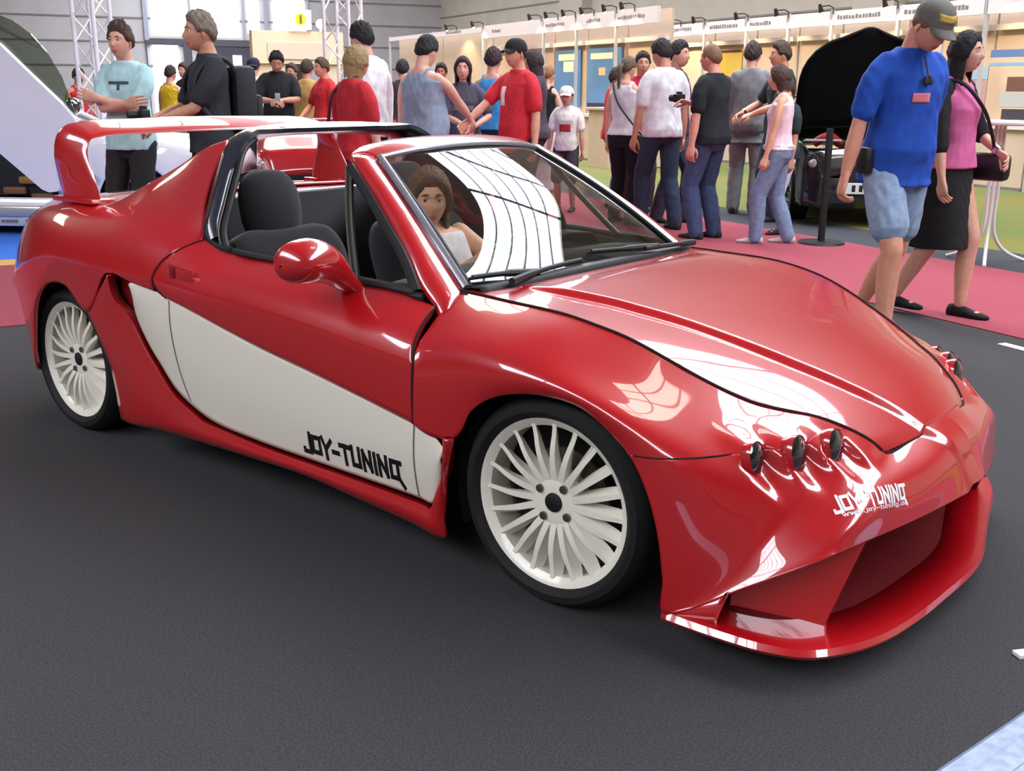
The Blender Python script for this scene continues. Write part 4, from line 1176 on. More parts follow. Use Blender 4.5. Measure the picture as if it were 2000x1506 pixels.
    add_head(bm_, M, hc_, tone, brow or tuple(np.array(hairc)*.8), hs, smile)
    for s in (1, -1):
        sh, el, wr = arms[s]; d = wr-el
        pn = (palmL if s > 0 else palmR)
        if pn is None: pn = (0.25, -s, 0) if d[2] < -.15 else (0, -s*.6, -1 if abs(d[2]) < .1 else -.4)
        add_hand(bm_, wr, d, pn, tone, s, curl[0 if s > 0 else 1], (.93 if female else 1.03))
    bm_.v = [tuple(np.array(v)*S) for v in bm_.v]
    bo = bm_.build('body', None, root, fix=False, angle=70)
    # hair
    def fin(b, name, m, fix=True, angle=70, par=None):
        b.v = [tuple(np.array(v)*S) for v in b.v]
        return b.build(name, m, par or root, fix=fix, angle=angle)
    seed = len(PEOPLE)
    hm = mat('hair %d %d %d' % tuple(hairc), hairc, rough=.75, noise=.35, nscale=110, bump=.5)
    hb_ = MB(); add_hair(hb_, M, hc_, hair, hm, hs*1.01, seed); fin(hb_, 'hair', hm, fix=False)
    if cap is not None:
        cb = MB(); P = []
        W = lambda p: np.array(p)@M*hs + hc_
        for t in np.linspace(0, 1, 9):
            z = .038 + .098*sin(t*pi/2); k = cos(t*pi/2)**.75
            P.append([W((.109*k*cos(a)-.002, .091*k*sin(a), z)) for a in np.linspace(0, 2*pi, 29)[:-1]])
        cb.grid(P, wrap=True)
        sg = -1 if capback else 1
        br = [[W((sg*(.095*cos(a)+ .070*t*cos(a)**.5 if cos(a) > 0 else 0), .085*sin(a)*(1-.12*t), .044 - .022*t - .012*abs(sin(a))*t)) for a in np.linspace(-1.15, 1.15, 15)] for t in (0, .5, 1)]
        cb.grid(br); cb.grid([[q - uz_*.004 for q in row] for row in br])
        cm = cloth(cap, 'cap'); fin(cb, 'cap', cm)
    # top
    tb_ = MB(); e = .012
    lo = top_z if top_z else (.86 if topname not in ('tank_top', 'crop_top') else .93)
    hx = .016 if sleeve != 'none' or not female else .010
    zz = [(lo, (hw if lo < .97 else (hw+ww)/2)*1.0+e+hx, .120*fat**.8+e+hx, belly*.3-.006)] + [(z, w+e*(1 if not female else .7)+hx*(1-sstep(.98, 1.15, z)), d+e*(1 if not female else .75)+hx*(1-sstep(.98, 1.15, z)), ox) for z, w, d, ox in zs if z > lo+.02 and z <= 1.42]
    if sleeve == 'none': zz = [q for q in zz if q[0] < 1.40] + [(1.40, sw*.66+e, .085+e*.6, -.012), (1.44, .11, .066, -.018)]
    else: zz += [(1.450, .124, .078, -.018), (1.482, .080, .071, -.012)]
    if topname in ('camisole',): zz = [q for q in zz if q[0] < 1.33] + [(1.33, .12, .09, .0)]
    ring_loft(tb_, torso(zz))
    if sleeve != 'none':
        for s in (1, -1):
            sh, el, wr = arms[s]; af = .8+.2*fat
            if sleeve == 'short': limb(tb_, [sh + l4*(-.04*s), sh*.7+el*.3, sh*.22+el*.78], [.066*af, .068*af, .062*af])
            else:
                limb(tb_, [sh + l4*(-.04*s), sh*.5+el*.5, el], [.064*af, .060*af, .052*af]); limb(tb_, [el, (el+wr)/2, wr*.95+el*.05], [.052*af, .048*af, .038*af])
    else:
        for s in (1, -1):
            st = sp_(1.45) + l4*(.085*s) + f4*-.02; limb(tb_, [st - f4*.05 - np.array((0, 0, .05)), st + np.array((0, 0, .008)), st + f4*.07 - np.array((0, 0, .05))], [.022, .022, .022])
    V, F = fuse(tb_, vox, 3, .0022 if not female else .0014, seed)
    t_ = MB().add(V, F); tm = cloth(top, 'cloth'); to = fin(t_, topname, tm, fix=False)
    if cardigan is not None:
        cbm = MB(); e2 = .022
        ring_loft(cbm, [(c - f4*.035, u, v*.72) for c, u, v in torso([(.90, hw*.98+e2, .105, 0), (1.08, ww+.01+e2, .095, 0), (1.28, .15+e2, .105, 0), (1.40, sw*.90+e2*.6, .085, -.012), (1.45, .11, .06, -.02)])])
        for s in (1, -1):
            sh, el, wr = arms[s]
            limb(cbm, [sh + l4*(-.04*s), sh*.5+el*.5, el*.8+wr*.2], [.066, .060, .054])
        V, F = fuse(cbm, vox, 3, .002, seed+5); cc = MB().add(V, F); fin(cc, 'cardigan', cloth(cardigan), fix=False)
    # bottom
    bb = MB(); bm2 = cloth(bottom, 'denim' if bname in ('jeans', 'denim_shorts') else 'cloth')
    if bname == 'skirt':
        hem = {'long': .20, 'knee': .44}[blen]
        m_ = (legs[1][2]+legs[-1][2])/2; mk = (legs[1][1]+legs[-1][1])/2
        rg = [(sp_(1.0), (0, ww+.012, 0), (wd+.008, 0, 0)), (sp_(.93), (0, hw+.010, 0), (.126, 0, 0)), (sp_(.82), (0, hw+.018, 0), (.135, 0, 0))]
        for z in np.linspace(.7, hem, 5):
            k = (.93-z)/.93; c = hp_*(1-k) + m_*k; c[2] = z
            spread = abs(legs[1][2][0]-legs[-1][2][0])*.5*k
            rg.append((c, (0, hw*(.98 if hem < .3 else 1.02), 0), (.125+spread*.75, 0, 0)))
        ring_loft(bb, rg, 28)
        V, F = fuse(bb, vox, 4, .002, seed)
    else:
        ring_loft(bb, torso([(z, w+.007, d+.007, ox) for z, w, d, ox in zs if z < .97] + [(.97, hw+.004, .118*fat**.8+.006, belly*.5)]))
        lf = (.78+.22*fat)
        for s in (1, -1):
            hp, kn, an, ft = legs[s]
            lowk = {'long': 1.0, 'shorts': .72, 'knee': .98}[blen]
            wide = 1.12 if blen != 'long' else 1.0
            e_ = hp*(1-lowk)+kn*lowk if blen != 'long' else kn
            limb(bb, [hp, hp*.5+e_*.5, e_], [.102*lf, .090*lf*wide, (.080 if blen == 'long' else .086)*lf*wide])
            if blen == 'long': limb(bb, [kn, (kn+an)/2, an + (0.005, 0, -.02)], [.080*lf, .078*lf, .068*lf])
        V, F = fuse(bb, vox, 3, .0024, seed+3)
    b_ = MB().add(V, F); fin(b_, bname, bm2, fix=False)
    # shoes
    for s in (1, -1):
        hp, kn, an, ft = legs[s]; sb = MB(); q = np.array((ft[0], ft[1], ft[2]))
        rows = []
        for x, w, z0, z1 in ((-.075, .022, .004, .05), (-.065, .034, .0, .075), (-.02, .037, .0, .085), (.04, .040, .0, .07), (.10, .046, .0, .052), (.15, .043, .0, .042), (.185, .030, .003, .034), (.198, .012, .010, .026)):
            rows.append([q + (x, w*cos(a), (z0+z1)/2 + (z1-z0)/2*sin(a)) for a in np.linspace(0, 2*pi, 17)[:-1]])
        sb.grid(rows, wrap=True); sb.add(rows[0], [tuple(range(16))]); sb.add(rows[-1], [tuple(range(16))])
        fin(sb, 'shoe', cloth(shoe, 'shoe'))
    info = dict(root=root, S=S, M=M, hc=hc_, hs=hs, arms=arms, legs=legs, sp=sp_, lat=lat, yaw=yaw, loc=loc, hw=hw, ww=ww, wd=wd, sw=sw)
    def world(p):
        p = np.array(p, float)*S
        return loc + np.array((p[0]*cos(yaw)-p[1]*sin(yaw), p[0]*sin(yaw)+p[1]*cos(yaw), p[2]))
    info['w'] = world
    return info
# ---- the visitors. D = 2155 / (picture pixels per metre at that spot)
ADF = dict
# behind the rear wing, left of picture
p_aqua = person(at_depth(248, 7.9), -28, 1.80, 'person in a pale aqua T-shirt with folded arms behind the rear wing', tone=(222, 168, 146), hair='spiky', hairc=(74, 54, 42), top=(176, 214, 218), bottom=(32, 31, 34), bname='trousers', fat=.98,
    armL=((.21, -.11, 1.22), (-.25, 1, -.45)), armR=((.24, .12, 1.19), (-.25, -1, -.45)), palmL=(-1, 0, 0), palmR=(-1, 0, 0), vox=.009, head=(-4, 2), curl=(.35, .3))
p_cam = person(at_depth(408, 7.25), -74, 1.84, 'person in a dark grey T-shirt with a backpack, holding a camera at the waist', tone=(208, 150, 122), hair='short', hairc=(128, 112, 100), top=(44, 46, 52), bottom=(30, 30, 40), bname='jeans', fat=1.0,
    armL=((.34, .02, 1.06), (-.5, .6, -.5)), armR=((.34, -.06, 1.08), (-.5, -.6, -.5)), vox=.009, head=(0, 0))
p_yel = person(at_depth(333, 16.5), 140, 1.68, 'person in a yellow sleeveless top seen from behind near the bright doorway', hair='short', hairc=(48, 32, 30), top=(222, 184, 30), sleeve='none', topname='tank_top', bottom=(120, 120, 124), blen='knee', bname='shorts', fat=1.05)
p_blk = person(at_depth(364, 18.2), -40, 1.76, 'person in a black T-shirt with a white chest print near the bright doorway', hair='short', hairc=(60, 44, 36), top=(24, 24, 28), bottom=(40, 42, 55))
p_redkid = person(at_depth(154, 15.5), 30, 1.62, 'person in a red top partly behind the left lattice truss tower', hair='short', hairc=(48, 34, 30), top=(196, 40, 48), bottom=(60, 54, 60), sleeve='none')
p_phone = person(at_depth(543, 13.5), 0, 1.83, 'person in a black T-shirt looking down at a phone held in both hands', tone=(196, 140, 110), hair='short', hairc=(24, 22, 22), top=(24, 24, 26), bottom=(34, 34, 44), bname='jeans', fat=1.12,
    armL=((.30, .03, 1.14), (-.4, 1, -.6)), armR=((.30, -.06, 1.13), (-.4, -1, -.6)), head=(0, -28))
p_whitecap = person(at_depth(497, 14.6), 170, 1.76, 'person in a white shirt and dark purple cap seen from behind, beyond the backpack', hair='under_cap', hairc=(50, 38, 44), top=(226, 224, 228), bottom=(60, 60, 70), cap=(44, 32, 64), capback=True)
p_tan = person(at_depth(600, 14.3), 165, 1.72, 'person in a tan shirt seen from behind beside the one with the phone', hair='short', hairc=(66, 52, 44), top=(196, 160, 96), bottom=(92, 66, 48), fat=1.1)
p_face = person(at_depth(574, 15.6), -30, 1.70, 'person half hidden between the black and the tan shirts', hair='short', hairc=(70, 50, 40), top=(34, 40, 56), bottom=(40, 40, 50))
p_redl = person(at_depth(634, 13.75), -60, 1.73, 'person in a red T-shirt left of the second lattice truss tower', tone=(214, 146, 116), hair='short', hairc=(84, 62, 46), top=(206, 44, 50), bottom=(50, 46, 56), armR=((.30, -.10, 1.0), (-.5, -.6, -.4)))
p_blond = person(at_depth(692, 8.0), 128, 1.66, 'blond bob-haired person in a red T-shirt with a bag strap, back turned', tone=(214, 160, 138), hair='bob', hairc=(158, 132, 92), top=(190, 38, 50), bottom=(60, 56, 66), female=True, fat=1.22, head=(-6, 0), vox=.010)
p_white = person(at_depth(716, 9.2), -140, 1.90, 'tall dark-haired person in a white shirt seen from behind, left of the grey sleeveless top', tone=(214, 156, 138), hair='short', hairc=(26, 24, 26), top=(238, 238, 246), bottom=(34, 36, 52), sleeve='long', topname='shirt', fat=1.05, vox=.010, head=(8, -4))
p_grey = person(at_depth(826, 9.0), 140, 1.79, 'person in a grey blue sleeveless top reaching out to shake hands', tone=(222, 172, 152), hair='short', hairc=(30, 30, 34), top=(138, 152, 172), sleeve='none', topname='tank_top', bottom=(60, 66, 90), fat=1.28, vox=.010,
    armR=((.44, -.16, 1.06), (-.2, -.7, -.7)), head=(0, -12))
p_girl = person(at_depth(905, 10.4), -4, 1.66, 'smiling dark-haired person in a charcoal T-shirt facing the camera between the handshaking pair', tone=(218, 160, 144), hair='long', hairc=(46, 32, 32), top=(74, 70, 84), bottom=(34, 36, 52), female=True, fat=1.12,
    armR=((.28, .02, 1.06), (-.5, -.8, -.4)), armL=((.26, .12, 1.04), (-.4, .9, -.4)))
p_blue = person(at_depth(962, 10.9), 168, 1.76, 'person in a bright blue sleeveless top behind the red T-shirt with the black cap', tone=(206, 150, 126), hair='short', hairc=(52, 34, 38), top=(62, 146, 210), sleeve='none', topname='tank_top', bottom=(36, 38, 58), fat=1.0)
p_capred = person(at_depth(1012, 9.35), -52, 1.78, 'person in a loose red T-shirt and black cap shaking hands', tone=(214, 152, 128), hair='under_cap', hairc=(36, 28, 28), top=(208, 44, 58), bottom=(34, 36, 56), bname='jeans', fat=1.06, cap=(26, 28, 34), vox=.010,
    armR=((.40, -.20, 1.04), (-.3, -.6, -.6)), armL=((.02, .26, .86), (-.9, .3, -.1)), head=(4, 2), top_z=.78)
p_dark2 = person(at_depth(1047, 10.8), -100, 1.74, 'dark-haired person mostly hidden behind the red T-shirt and black cap', hair='long', hairc=(50, 40, 42), top=(70, 60, 72), bottom=(50, 50, 60), female=True)
p_skirtw = person(at_depth(1068, 12.4), 150, 1.64, 'person with tied-up fair hair in a black camisole and long white skirt', tone=(220, 168, 140), hair='pony', hairc=(140, 104, 70), top=(26, 24, 28), sleeve='none', topname='tank_top', bottom=(232, 222, 216), bname='skirt', blen='long', female=True)
p_child = person(at_depth(1108, 11.8), -12, 1.38, 'child in a white cap and white T-shirt with a red print', tone=(204, 146, 124), hair='under_cap', hairc=(80, 60, 50), top=(236, 228, 222), bottom=(62, 56, 66), blen='knee', bname='shorts', cap=(226, 224, 220), fat=.95)
p_tankw = person(at_depth(1222, 10.75), 152, 1.69, 'person with a long blond ponytail, white sleeveless top and black trousers', tone=(222, 166, 140), hair='pony', hairc=(92, 78, 62), top=(220, 216, 222), sleeve='none', topname='tank_top', bottom=(20, 20, 24), female=True, fat=1.05, vox=.010, head=(-10, 0))
p_polo = person(at_depth(1296, 10.3), -152, 1.83, 'person in a white polo shirt and dark jeans seen from behind', tone=(196, 136, 110), hair='short', hairc=(34, 26, 26), top=(226, 222, 228), bottom=(44, 56, 78), bname='jeans', fat=1.08, vox=.010, head=(12, -10), feet=((.12, .12), (-.12, -.12)))
p_purple = person(at_depth(1318, 10.8), 60, 1.83, 'dark-haired person in a purple shirt looking over the shoulder of the white polo shirt', tone=(206, 150, 126), hair='short', hairc=(34, 28, 30), top=(70, 44, 70), bottom=(60, 62, 78), bname='jeans', feet=((.1, .1), (-.1, -.1)))
p_redb = person(at_depth(1252, 11.9), 10, 1.76, 'person in a red shirt hidden behind the ponytail', hair='short', hairc=(40, 30, 32), top=(190, 30, 60), bottom=(60, 44, 54))
p_red3 = person(at_depth(1200, 12.3), 100, 1.60, 'person in a red top pointing at the blue poster', hair='short', hairc=(52, 40, 36), top=(200, 36, 50), bottom=(120, 150, 190), armL=((.42, .12, 1.18), (-.3, .5, -.7)), armR=((.42, -.12, 1.0), (-.3, -.5, -.7)))
p_black = person(at_depth(1392, 9.6), -128, 1.76, 'person in a black polo shirt and blue jeans holding a camera up', tone=(220, 152, 132), hair='crop', hairc=(124, 92, 66), top=(22, 26, 32), bottom=(58, 74, 108), bname='jeans', fat=1.14, vox=.010,
    armL=((.0, .27, .80), (-.6, .5, 0)), armR=((.30, -.06, 1.22), (-.2, -.8, -.5)), head=(8, 0))
p_suit = person(at_depth(1465, 11.6), 172, 1.86, 'person in a grey suit seen from behind', tone=(206, 150, 126), hair='short', hairc=(58, 38, 34), top=(124, 124, 128), sleeve='long', topname='jacket', bottom=(142, 144, 146), fat=1.1, top_z=.74, armR=((.28, -.14, 1.06), (-.5, -.8, -.3)))
p_talk = person(at_depth(1526, 11.0), -70, 1.84, 'person in a dark green shirt and jeans talking to the grey suit', tone=(218, 152, 124), hair='short', hairc=(70, 54, 40), top=(34, 48, 54), bottom=(54, 66, 86), bname='jeans', armR=((.34, -.14, 1.06), (-.5, -.7, -.4)), armL=((.30, .05, 1.05), (-.5, .7, -.4)))
p_shorts = person(at_depth(1541, 9.95), -60, 1.46, 'person in white shorts hidden behind the pink sleeveless top', tone=(206, 140, 112), hair='short', hairc=(60, 46, 40), top=(30, 44, 50), bottom=(214, 206, 222), bname='shorts', blen='knee', shoe=(20, 20, 24), feet=((.02, .08), (-.10, -.08)))
p_pink = person(at_depth(1530, 9.3), -98, 1.57, 'person in a pale pink sleeveless top, studded belt and faded jeans walking left', tone=(222, 164, 134), hair='bob', hairc=(72, 48, 40), top=(240, 206, 216), sleeve='none', topname='tank_top', bottom=(120, 138, 168), bname='jeans', female=True, fat=1.1, vox=.009,
    armL=((.10, .24, .82), (-.8, .4, 0)), armR=((.1, -.2, .84), (-.8, -.4, 0)), feet=((.16, .08), (-.14, -.08)), head=(0, -6), shoe=(190, 180, 176))
p_dk1 = person(at_depth(787, 14.0), 178, 1.72, 'dark-haired person behind the grey sleeveless top, left one', hair='short', hairc=(34, 28, 32), top=(60, 50, 54), bottom=(40, 40, 48))
p_dk2 = person(at_depth(863, 15.0), -10, 1.70, 'person in black seen between the grey sleeveless top and the charcoal T-shirt', tone=(176, 96, 66), hair='short', hairc=(30, 24, 24), top=(24, 24, 30), bottom=(34, 34, 40))
# the two in front, right
p_bluet = person(at_depth(1764, 5.62), 38, 1.84, 'person in a blue T-shirt, grey cap and light denim shorts walking along the red carpet', tone=(216, 150, 124), hair='under_cap', hairc=(120, 96, 76), top=(26, 76, 176), bottom=(140, 160, 188), bname='denim_shorts', blen='shorts', cap=(104, 102, 98), fat=1.08, vox=.008, lean=6,
    armR=((.02, -.33, .80), (-.5, -.5, 0)), armL=((-.14, .20, .84), (-.6, .5, 0)), feet=((-.30, .10, .06), (.16, -.10)), head=(6, -32), curl=(.7, .7), kneeh=(1, 0, 0), top_z=.82)
p_skirt = person(at_depth(1868, 6.25), 62, 1.69, 'dark-haired person in a pink top, black cardigan and black skirt with a shoulder bag', tone=(214, 160, 136), hair='long', hairc=(22, 18, 24), top=(206, 100, 150), sleeve='none', topname='tank_top', bottom=(18, 17, 20), bname='skirt', blen='knee', female=True, fat=1.12, vox=.008,
    armL=((.20, .24, 1.02), (-.6, .6, -.2)), armR=((.10, -.24, .86), (-.8, -.4, 0)), feet=((.14, .08), (-.22, -.08, .03)), head=(8, 0), shoe=(16, 16, 18), cardigan=(22, 20, 24))
# ================================================================== driver of the red car
DT = (228, 170, 136)
def driver():
    root = empty('person', (-1.46, .295, .42), 0, 'long-haired person in a white top sitting at the wheel of the red car', 'person')
    o = np.array((-1.46, .34, .42)); sk = skin_mats(DT)[0]
    P = lambda *p: np.array(p, float) - o
    b = MB(); ly = np.array((0, 1., 0))
    spn = [(P(-1.33, .35, .47), .165, .11), (P(-1.37, .35, .58), .135, .095), (P(-1.42, .345, .68), .135, .10), (P(-1.455, .34, .75), .155, .085), (P(-1.47, .335, .785), .10, .06), (P(-1.47, .33, .81), .05, .05)]
    ring_loft(b, [(c, ly*w, np.array((1, 0, .3))*d) for c, w, d in spn])
    limb(b, [P(-1.47, .33, .79), P(-1.455, .325, .86)], [.050, .047])
    arms = {}
    for s, sh, el, wr in ((1, (-1.44, .50, .755), (-1.22, .56, .60), (-1.01, .47, .775)), (-1, (-1.44, .18, .755), (-1.24, .13, .585), (-1.01, .24, .755))):
        arms[s] = [P(*sh), P(*el), P(*wr)]
        limb(b, [arms[s][0], (arms[s][0]+arms[s][1])/2, arms[s][1]], [.044, .042, .036]); limb(b, [arms[s][1], arms[s][2]], [.036, .025])
    for s in (1, -1):
        limb(b, [P(-1.32, .35+.09*s, .47), P(-.93, .35+.11*s, .50)], [.085, .06]); limb(b, [P(-.93, .35+.11*s, .50), P(-.62, .35+.10*s, .30)], [.058, .040])
    V, F = fuse(b, .009, 4); bm_ = MB().add(V, F, sk)
    hy = radians(-38); hp = radians(-6)
    fx = np.array((cos(hy)*cos(hp), sin(hy)*cos(hp), sin(hp))); lyy = np.array((-sin(hy), cos(hy), 0)); uz = np.cross(fx, lyy); M = np.array([fx, lyy, uz])
    c = P(-1.44, .322, .905)
    add_head(bm_, M, c, DT, (70, 46, 34), .93)
    for s in (1, -1):
        add_hand(bm_, arms[s][2], np.array((.6, -.25*s, .75)), (.5, -s*.5, -.4), DT, s, .9, .92)
    bm_.build('body', None, root, fix=False, angle=70)
    hm = mat('hair 96 64 44', (96, 64, 44), rough=.7, noise=.4, nscale=90, bump=.5)
    hb = MB(); add_hair(hb, M, c, 'long', hm, .97, 3); hb.build('hair', hm, root, fix=False, angle=70)
    t = MB(); ring_loft(t, [(c_, ly*(w+.010), np.array((1, 0, .3))*(d+.010)) for c_, w, d in spn[:4]])
    for s in (1, -1): limb(t, [P(-1.475, .335+.085*s, .74), P(-1.468, .335+.075*s, .795), P(-1.40, .335+.07*s, .74)], [.018, .018, .018])
    V, F = fuse(t, .009, 3, .0015, 2); MB().add(V, F).build('tank_top', cloth((236, 226, 224)), root, fix=False)
    j = MB()
    for s in (1, -1):
        limb(j, [P(-1.33, .35+.09*s, .475), P(-.93, .35+.11*s, .503)], [.095, .070]); limb(j, [P(-.93, .35+.11*s, .503), P(-.64, .35+.10*s, .31)], [.068, .055])
    V, F = fuse(j, .011, 3); MB().add(V, F).build('trousers', cloth((46, 52, 72), 'denim'), root, fix=False)
driver()

# ================================================================== things people carry and wear
LEATH = mat('black bag leather', (20, 20, 22), rough=.45, bump=.15, nscale=80)
def wbox(b, I, c, s, yaw=0.0, bev=.01, m=None):
    a = I['yaw'] + yaw; ax = np.array([(cos(a), sin(a), 0), (-sin(a), cos(a), 0), (0, 0, 1.)])
    b.box(I['w'](c), np.array(s)*I['S'], m, ax=ax, bev=bev)
def wtube(b, I, pts, r, m=None, n=8, k=24, flat=1.0):
    b.tube([I['w'](p) for p in spline(np.array(pts), k)], r, m, n=n, flat=flat)
GREYP = mat('dark nylon', (40, 42, 48), rough=.7, noise=.2)
# backpack
b = MB(); wbox(b, p_cam, (-.205, 0, 1.18), (.15, .30, .46), bev=.045); wbox(b, p_cam, (-.29, 0, 1.10), (.07, .24, .26), bev=.03)
bp_ = b.build('backpack', GREYP); tag(bp_, 'dark nylon backpack on the dark grey T-shirt', 'bag')
for s in (1, -1):
    b = MB(); wtube(b, p_cam, [(-.15, .12*s, 1.36), (-.08, .12*s, 1.445), (.04, .125*s, 1.425), (.125, .13*s, 1.30), (.06, .175*s, 1.10), (-.17, .14*s, 1.02)], .016, n=8); b.build('strap', GREYP, bp_)
def camera_thing(I, p, label):
    c = np.array(p); b = MB(); wbox(b, I, c, (.06, .12, .075), bev=.012); wbox(b, I, c + (0, 0, .045), (.04, .05, .03), bev=.008)
    o = b.build('camera', BLACKP); tag(o, label, 'camera')
    l = MB(); l.tube([I['w'](c + (.03, 0, 0)), I['w'](c + (.10, 0, 0))], .032, n=16); l.build('lens', BLACKP, o)
    return o
camera_thing(p_cam, (.42, -.02, 1.10), 'black camera held at the waist by the person with the backpack')
camera_thing(p_black, (.40, -.02, 1.26), 'black camera raised by the person in the black polo shirt')
b = MB(); wbox(b, p_phone, (.37, -.01, 1.17), (.02, .06, .11), bev=.006); o = b.build('phone', mat('phone shell', (150, 155, 165), rough=.3)); tag(o, 'pale phone held in both hands of the black T-shirt', 'phone')
# shoulder bag of the person in the black skirt
b = MB(); cb_ = np.array((.12, .285, .93)); wbox(b, p_skirt, cb_, (.26, .10, .17), bev=.035); wbox(b, p_skirt, cb_ + (0, .035, .03), (.22, .06, .10), bev=.02)
sb_ = b.build('shoulder_bag', LEATH); tag(sb_, 'small black shoulder bag at the hip of the pink top', 'bag')
b = MB(); wtube(b, p_skirt, [(.16, .27, 1.0), (.17, .16, 1.15), (.165, .02, 1.30), (.07, -.10, 1.44), (-.06, -.12, 1.44), (-.15, .02, 1.28), (-.12, .20, 1.08), (.02, .28, 1.0)], .011, n=8, k=40, flat=1.0); b.build('strap', LEATH, sb_)
b = MB(); wbox(b, p_skirt, cb_ + (0, .06, .075), (.05, .015, .02), bev=.004); b.build('clasp', CHROME, sb_)
# hip bag of the ponytailed person, carried on a long strap
b = MB(); cb_ = np.array((-.05, -.245, .86)); wbox(b, p_tankw, cb_, (.20, .07, .15), bev=.025)
sb2 = b.build('shoulder_bag', GREYP); tag(sb2, 'dark bag hanging behind the white sleeveless top with the ponytail', 'bag')
b = MB(); wtube(b, p_tankw, [(-.05, -.235, .93), (-.145, -.12, 1.1), (-.155, .02, 1.28), (-.06, .11, 1.47), (.05, .10, 1.45), (.155, -.02, 1.25), (.13, -.15, 1.05), (.0, -.235, .93)], .009, n=8, k=40); b.build('strap', GREYP, sb2)
# bag strap and bag of the blond person
b = MB(); wbox(b, p_blond, (-.02, .285, .84), (.26, .11, .24), bev=.04); sb3 = b.build('shoulder_bag', mat('dark red bag', (84, 20, 34), rough=.6)); tag(sb3, 'dark red bag on the shoulder of the blond person', 'bag')
b = MB(); wtube(b, p_blond, [(-.08, .28, .95), (-.13, .17, 1.2), (-.11, .13, 1.38), (-.01, .13, 1.435), (.07, .135, 1.38), (.10, .20, 1.15), (.04, .28, .95)], .013, n=8, k=40); b.build('strap', mat('dark red bag', (84, 20, 34)), sb3)
# small worn details on the person in the blue T-shirt
S_ = p_bluet['S']
def local_part(I, b, name, m):
    inv = I['root'].matrix_basis.inverted() if True else None
    b.v = [tuple(inv @ Vector(v)) for v in b.v]
    return b.build(name, m, I['root'])
b = MB(); wbox(b, p_bluet, (.02, -.205, .935), (.085, .05, .13), bev=.012); local_part(p_bluet, b, 'belt_pouch', LEATH)
L = lambda z, x, y: p_bluet['sp'](z) + np.array((x, y, 0))
b = MB()
for s in (1, -1):
    b.tube([p_bluet['w'](L(1.345-.0, .135, .0+.012*s) + np.array((0, 0, -.035*k))) for k in (0, .5, 1, 1.2)], [.006, .016, .016, .006], n=10)
b.tube([p_bluet['w'](L(1.44, .085, 0)), p_bluet['w'](L(1.345, .135, 0))], .005, n=6)
local_part(p_bluet, b, 'sunglasses', BLACKP)
def chest_patch(I, z, y, w, h, col, name, x=None, back=False):
    """flat print laid on the front of the shirt"""
    to = [c for c in I['root'].children if c.name.split('.')[0] in ('t_shirt', 'shirt', 'tank_top', 'jacket')][0]
    me = to.data; tree = BVHTree.FromPolygons([tuple(v.co) for v in me.vertices], [tuple(p.vertices) for p in me.polygons])
    b = MB(); n = 6; rows = []
    d = Vector((1, 0, 0)) if back else Vector((-1, 0, 0)); S = I['S']
    for i in range(n):
        row = []
        for j in range(n):
            p = Vector((-.8*d.x*1.0, (y + w*(j/(n-1)-.5))*S, (z + h*(i/(n-1)-.5))*S))
            hit = tree.ray_cast(p, d); q = hit[0] if hit[0] is not None else p
            row.append(np.array(q) - np.array(d)*.004)
        rows.append(row)
    b.grid(rows); return b.build(name, cloth(col, 'print'), I['root'], solid=.001)
chest_patch(p_bluet, 1.24, -.02, .10, .045, (214, 120, 130), 'shirt_print')
_cap = [c for c in p_bluet['root'].children if c.name.startswith('cap')][0]
_ct = BVHTree.FromPolygons([tuple(v.co) for v in _cap.data.vertices], [tuple(p.vertices) for p in _cap.data.polygons])
b = MB(); rows = []
for v in np.linspace(.070, .100, 5):
    row = []
    for u in np.linspace(-.045, .045, 9):
        fx_, ly_, uz_ = p_bluet['M']; S = p_bluet['S']; o_ = (p_bluet['hc'] + fx_*.25 + ly_*u*1.2 + uz_*v)*S
        hit = _ct.ray_cast(Vector(o_), Vector(-fx_)); row.append((np.array(hit[0]) if hit[0] is not None else o_-fx_*.2) + fx_*.003)
    rows.append(row)
b.grid(rows).build('cap_emblem', mat('gold cap embroidery', (190, 160, 70), rough=.8, noise=.4, nscale=150), p_bluet['root'], solid=.001)
chest_patch(p_aqua, 1.33, .0, .15, .02, (60, 80, 90), 'shirt_print'); chest_patch(p_aqua, 1.31, .0, .02, .06, (60, 80, 90), 'shirt_print')
chest_patch(p_blk, 1.26, .03, .20, .16, (222, 222, 226), 'shirt_print')
chest_patch(p_child, 1.18, .0, .16, .10, (176, 50, 50), 'shirt_print')
chest_patch(p_capred, 1.26, -.05, .07, .16, (240, 220, 215), 'shirt_print')
chest_patch(p_girl, 1.22, .0, .22, .05, (120, 112, 120), 'shirt_print')
def wrist_band(I, s, m, name):
    sh, el, wr = I['arms'][s]; d = (wr-el)/np.linalg.norm(wr-el); c = wr - d*.02
    b = MB(); b.tube([I['w'](c-d*.014), I['w'](c+d*.014)], .034*I['S'], n=16); local_part(I, b, name, m)
wrist_band(p_talk, -1, CHROME, 'wristwatch'); wrist_band(p_skirt, 1, CHROME, 'bracelet')
b = MB(); b.tube([p_pink['w'](p_pink['sp'](.955) + np.array((.150*cos(a), .175*sin(a), 0))) for a in np.linspace(0, 2*pi, 33)], .020, n=6, cap=False, flat=.4); local_part(p_pink, b, 'studded_belt', mat('studded white belt', (214, 206, 200), rough=.4, metal=.3, noise=.4, nscale=90))

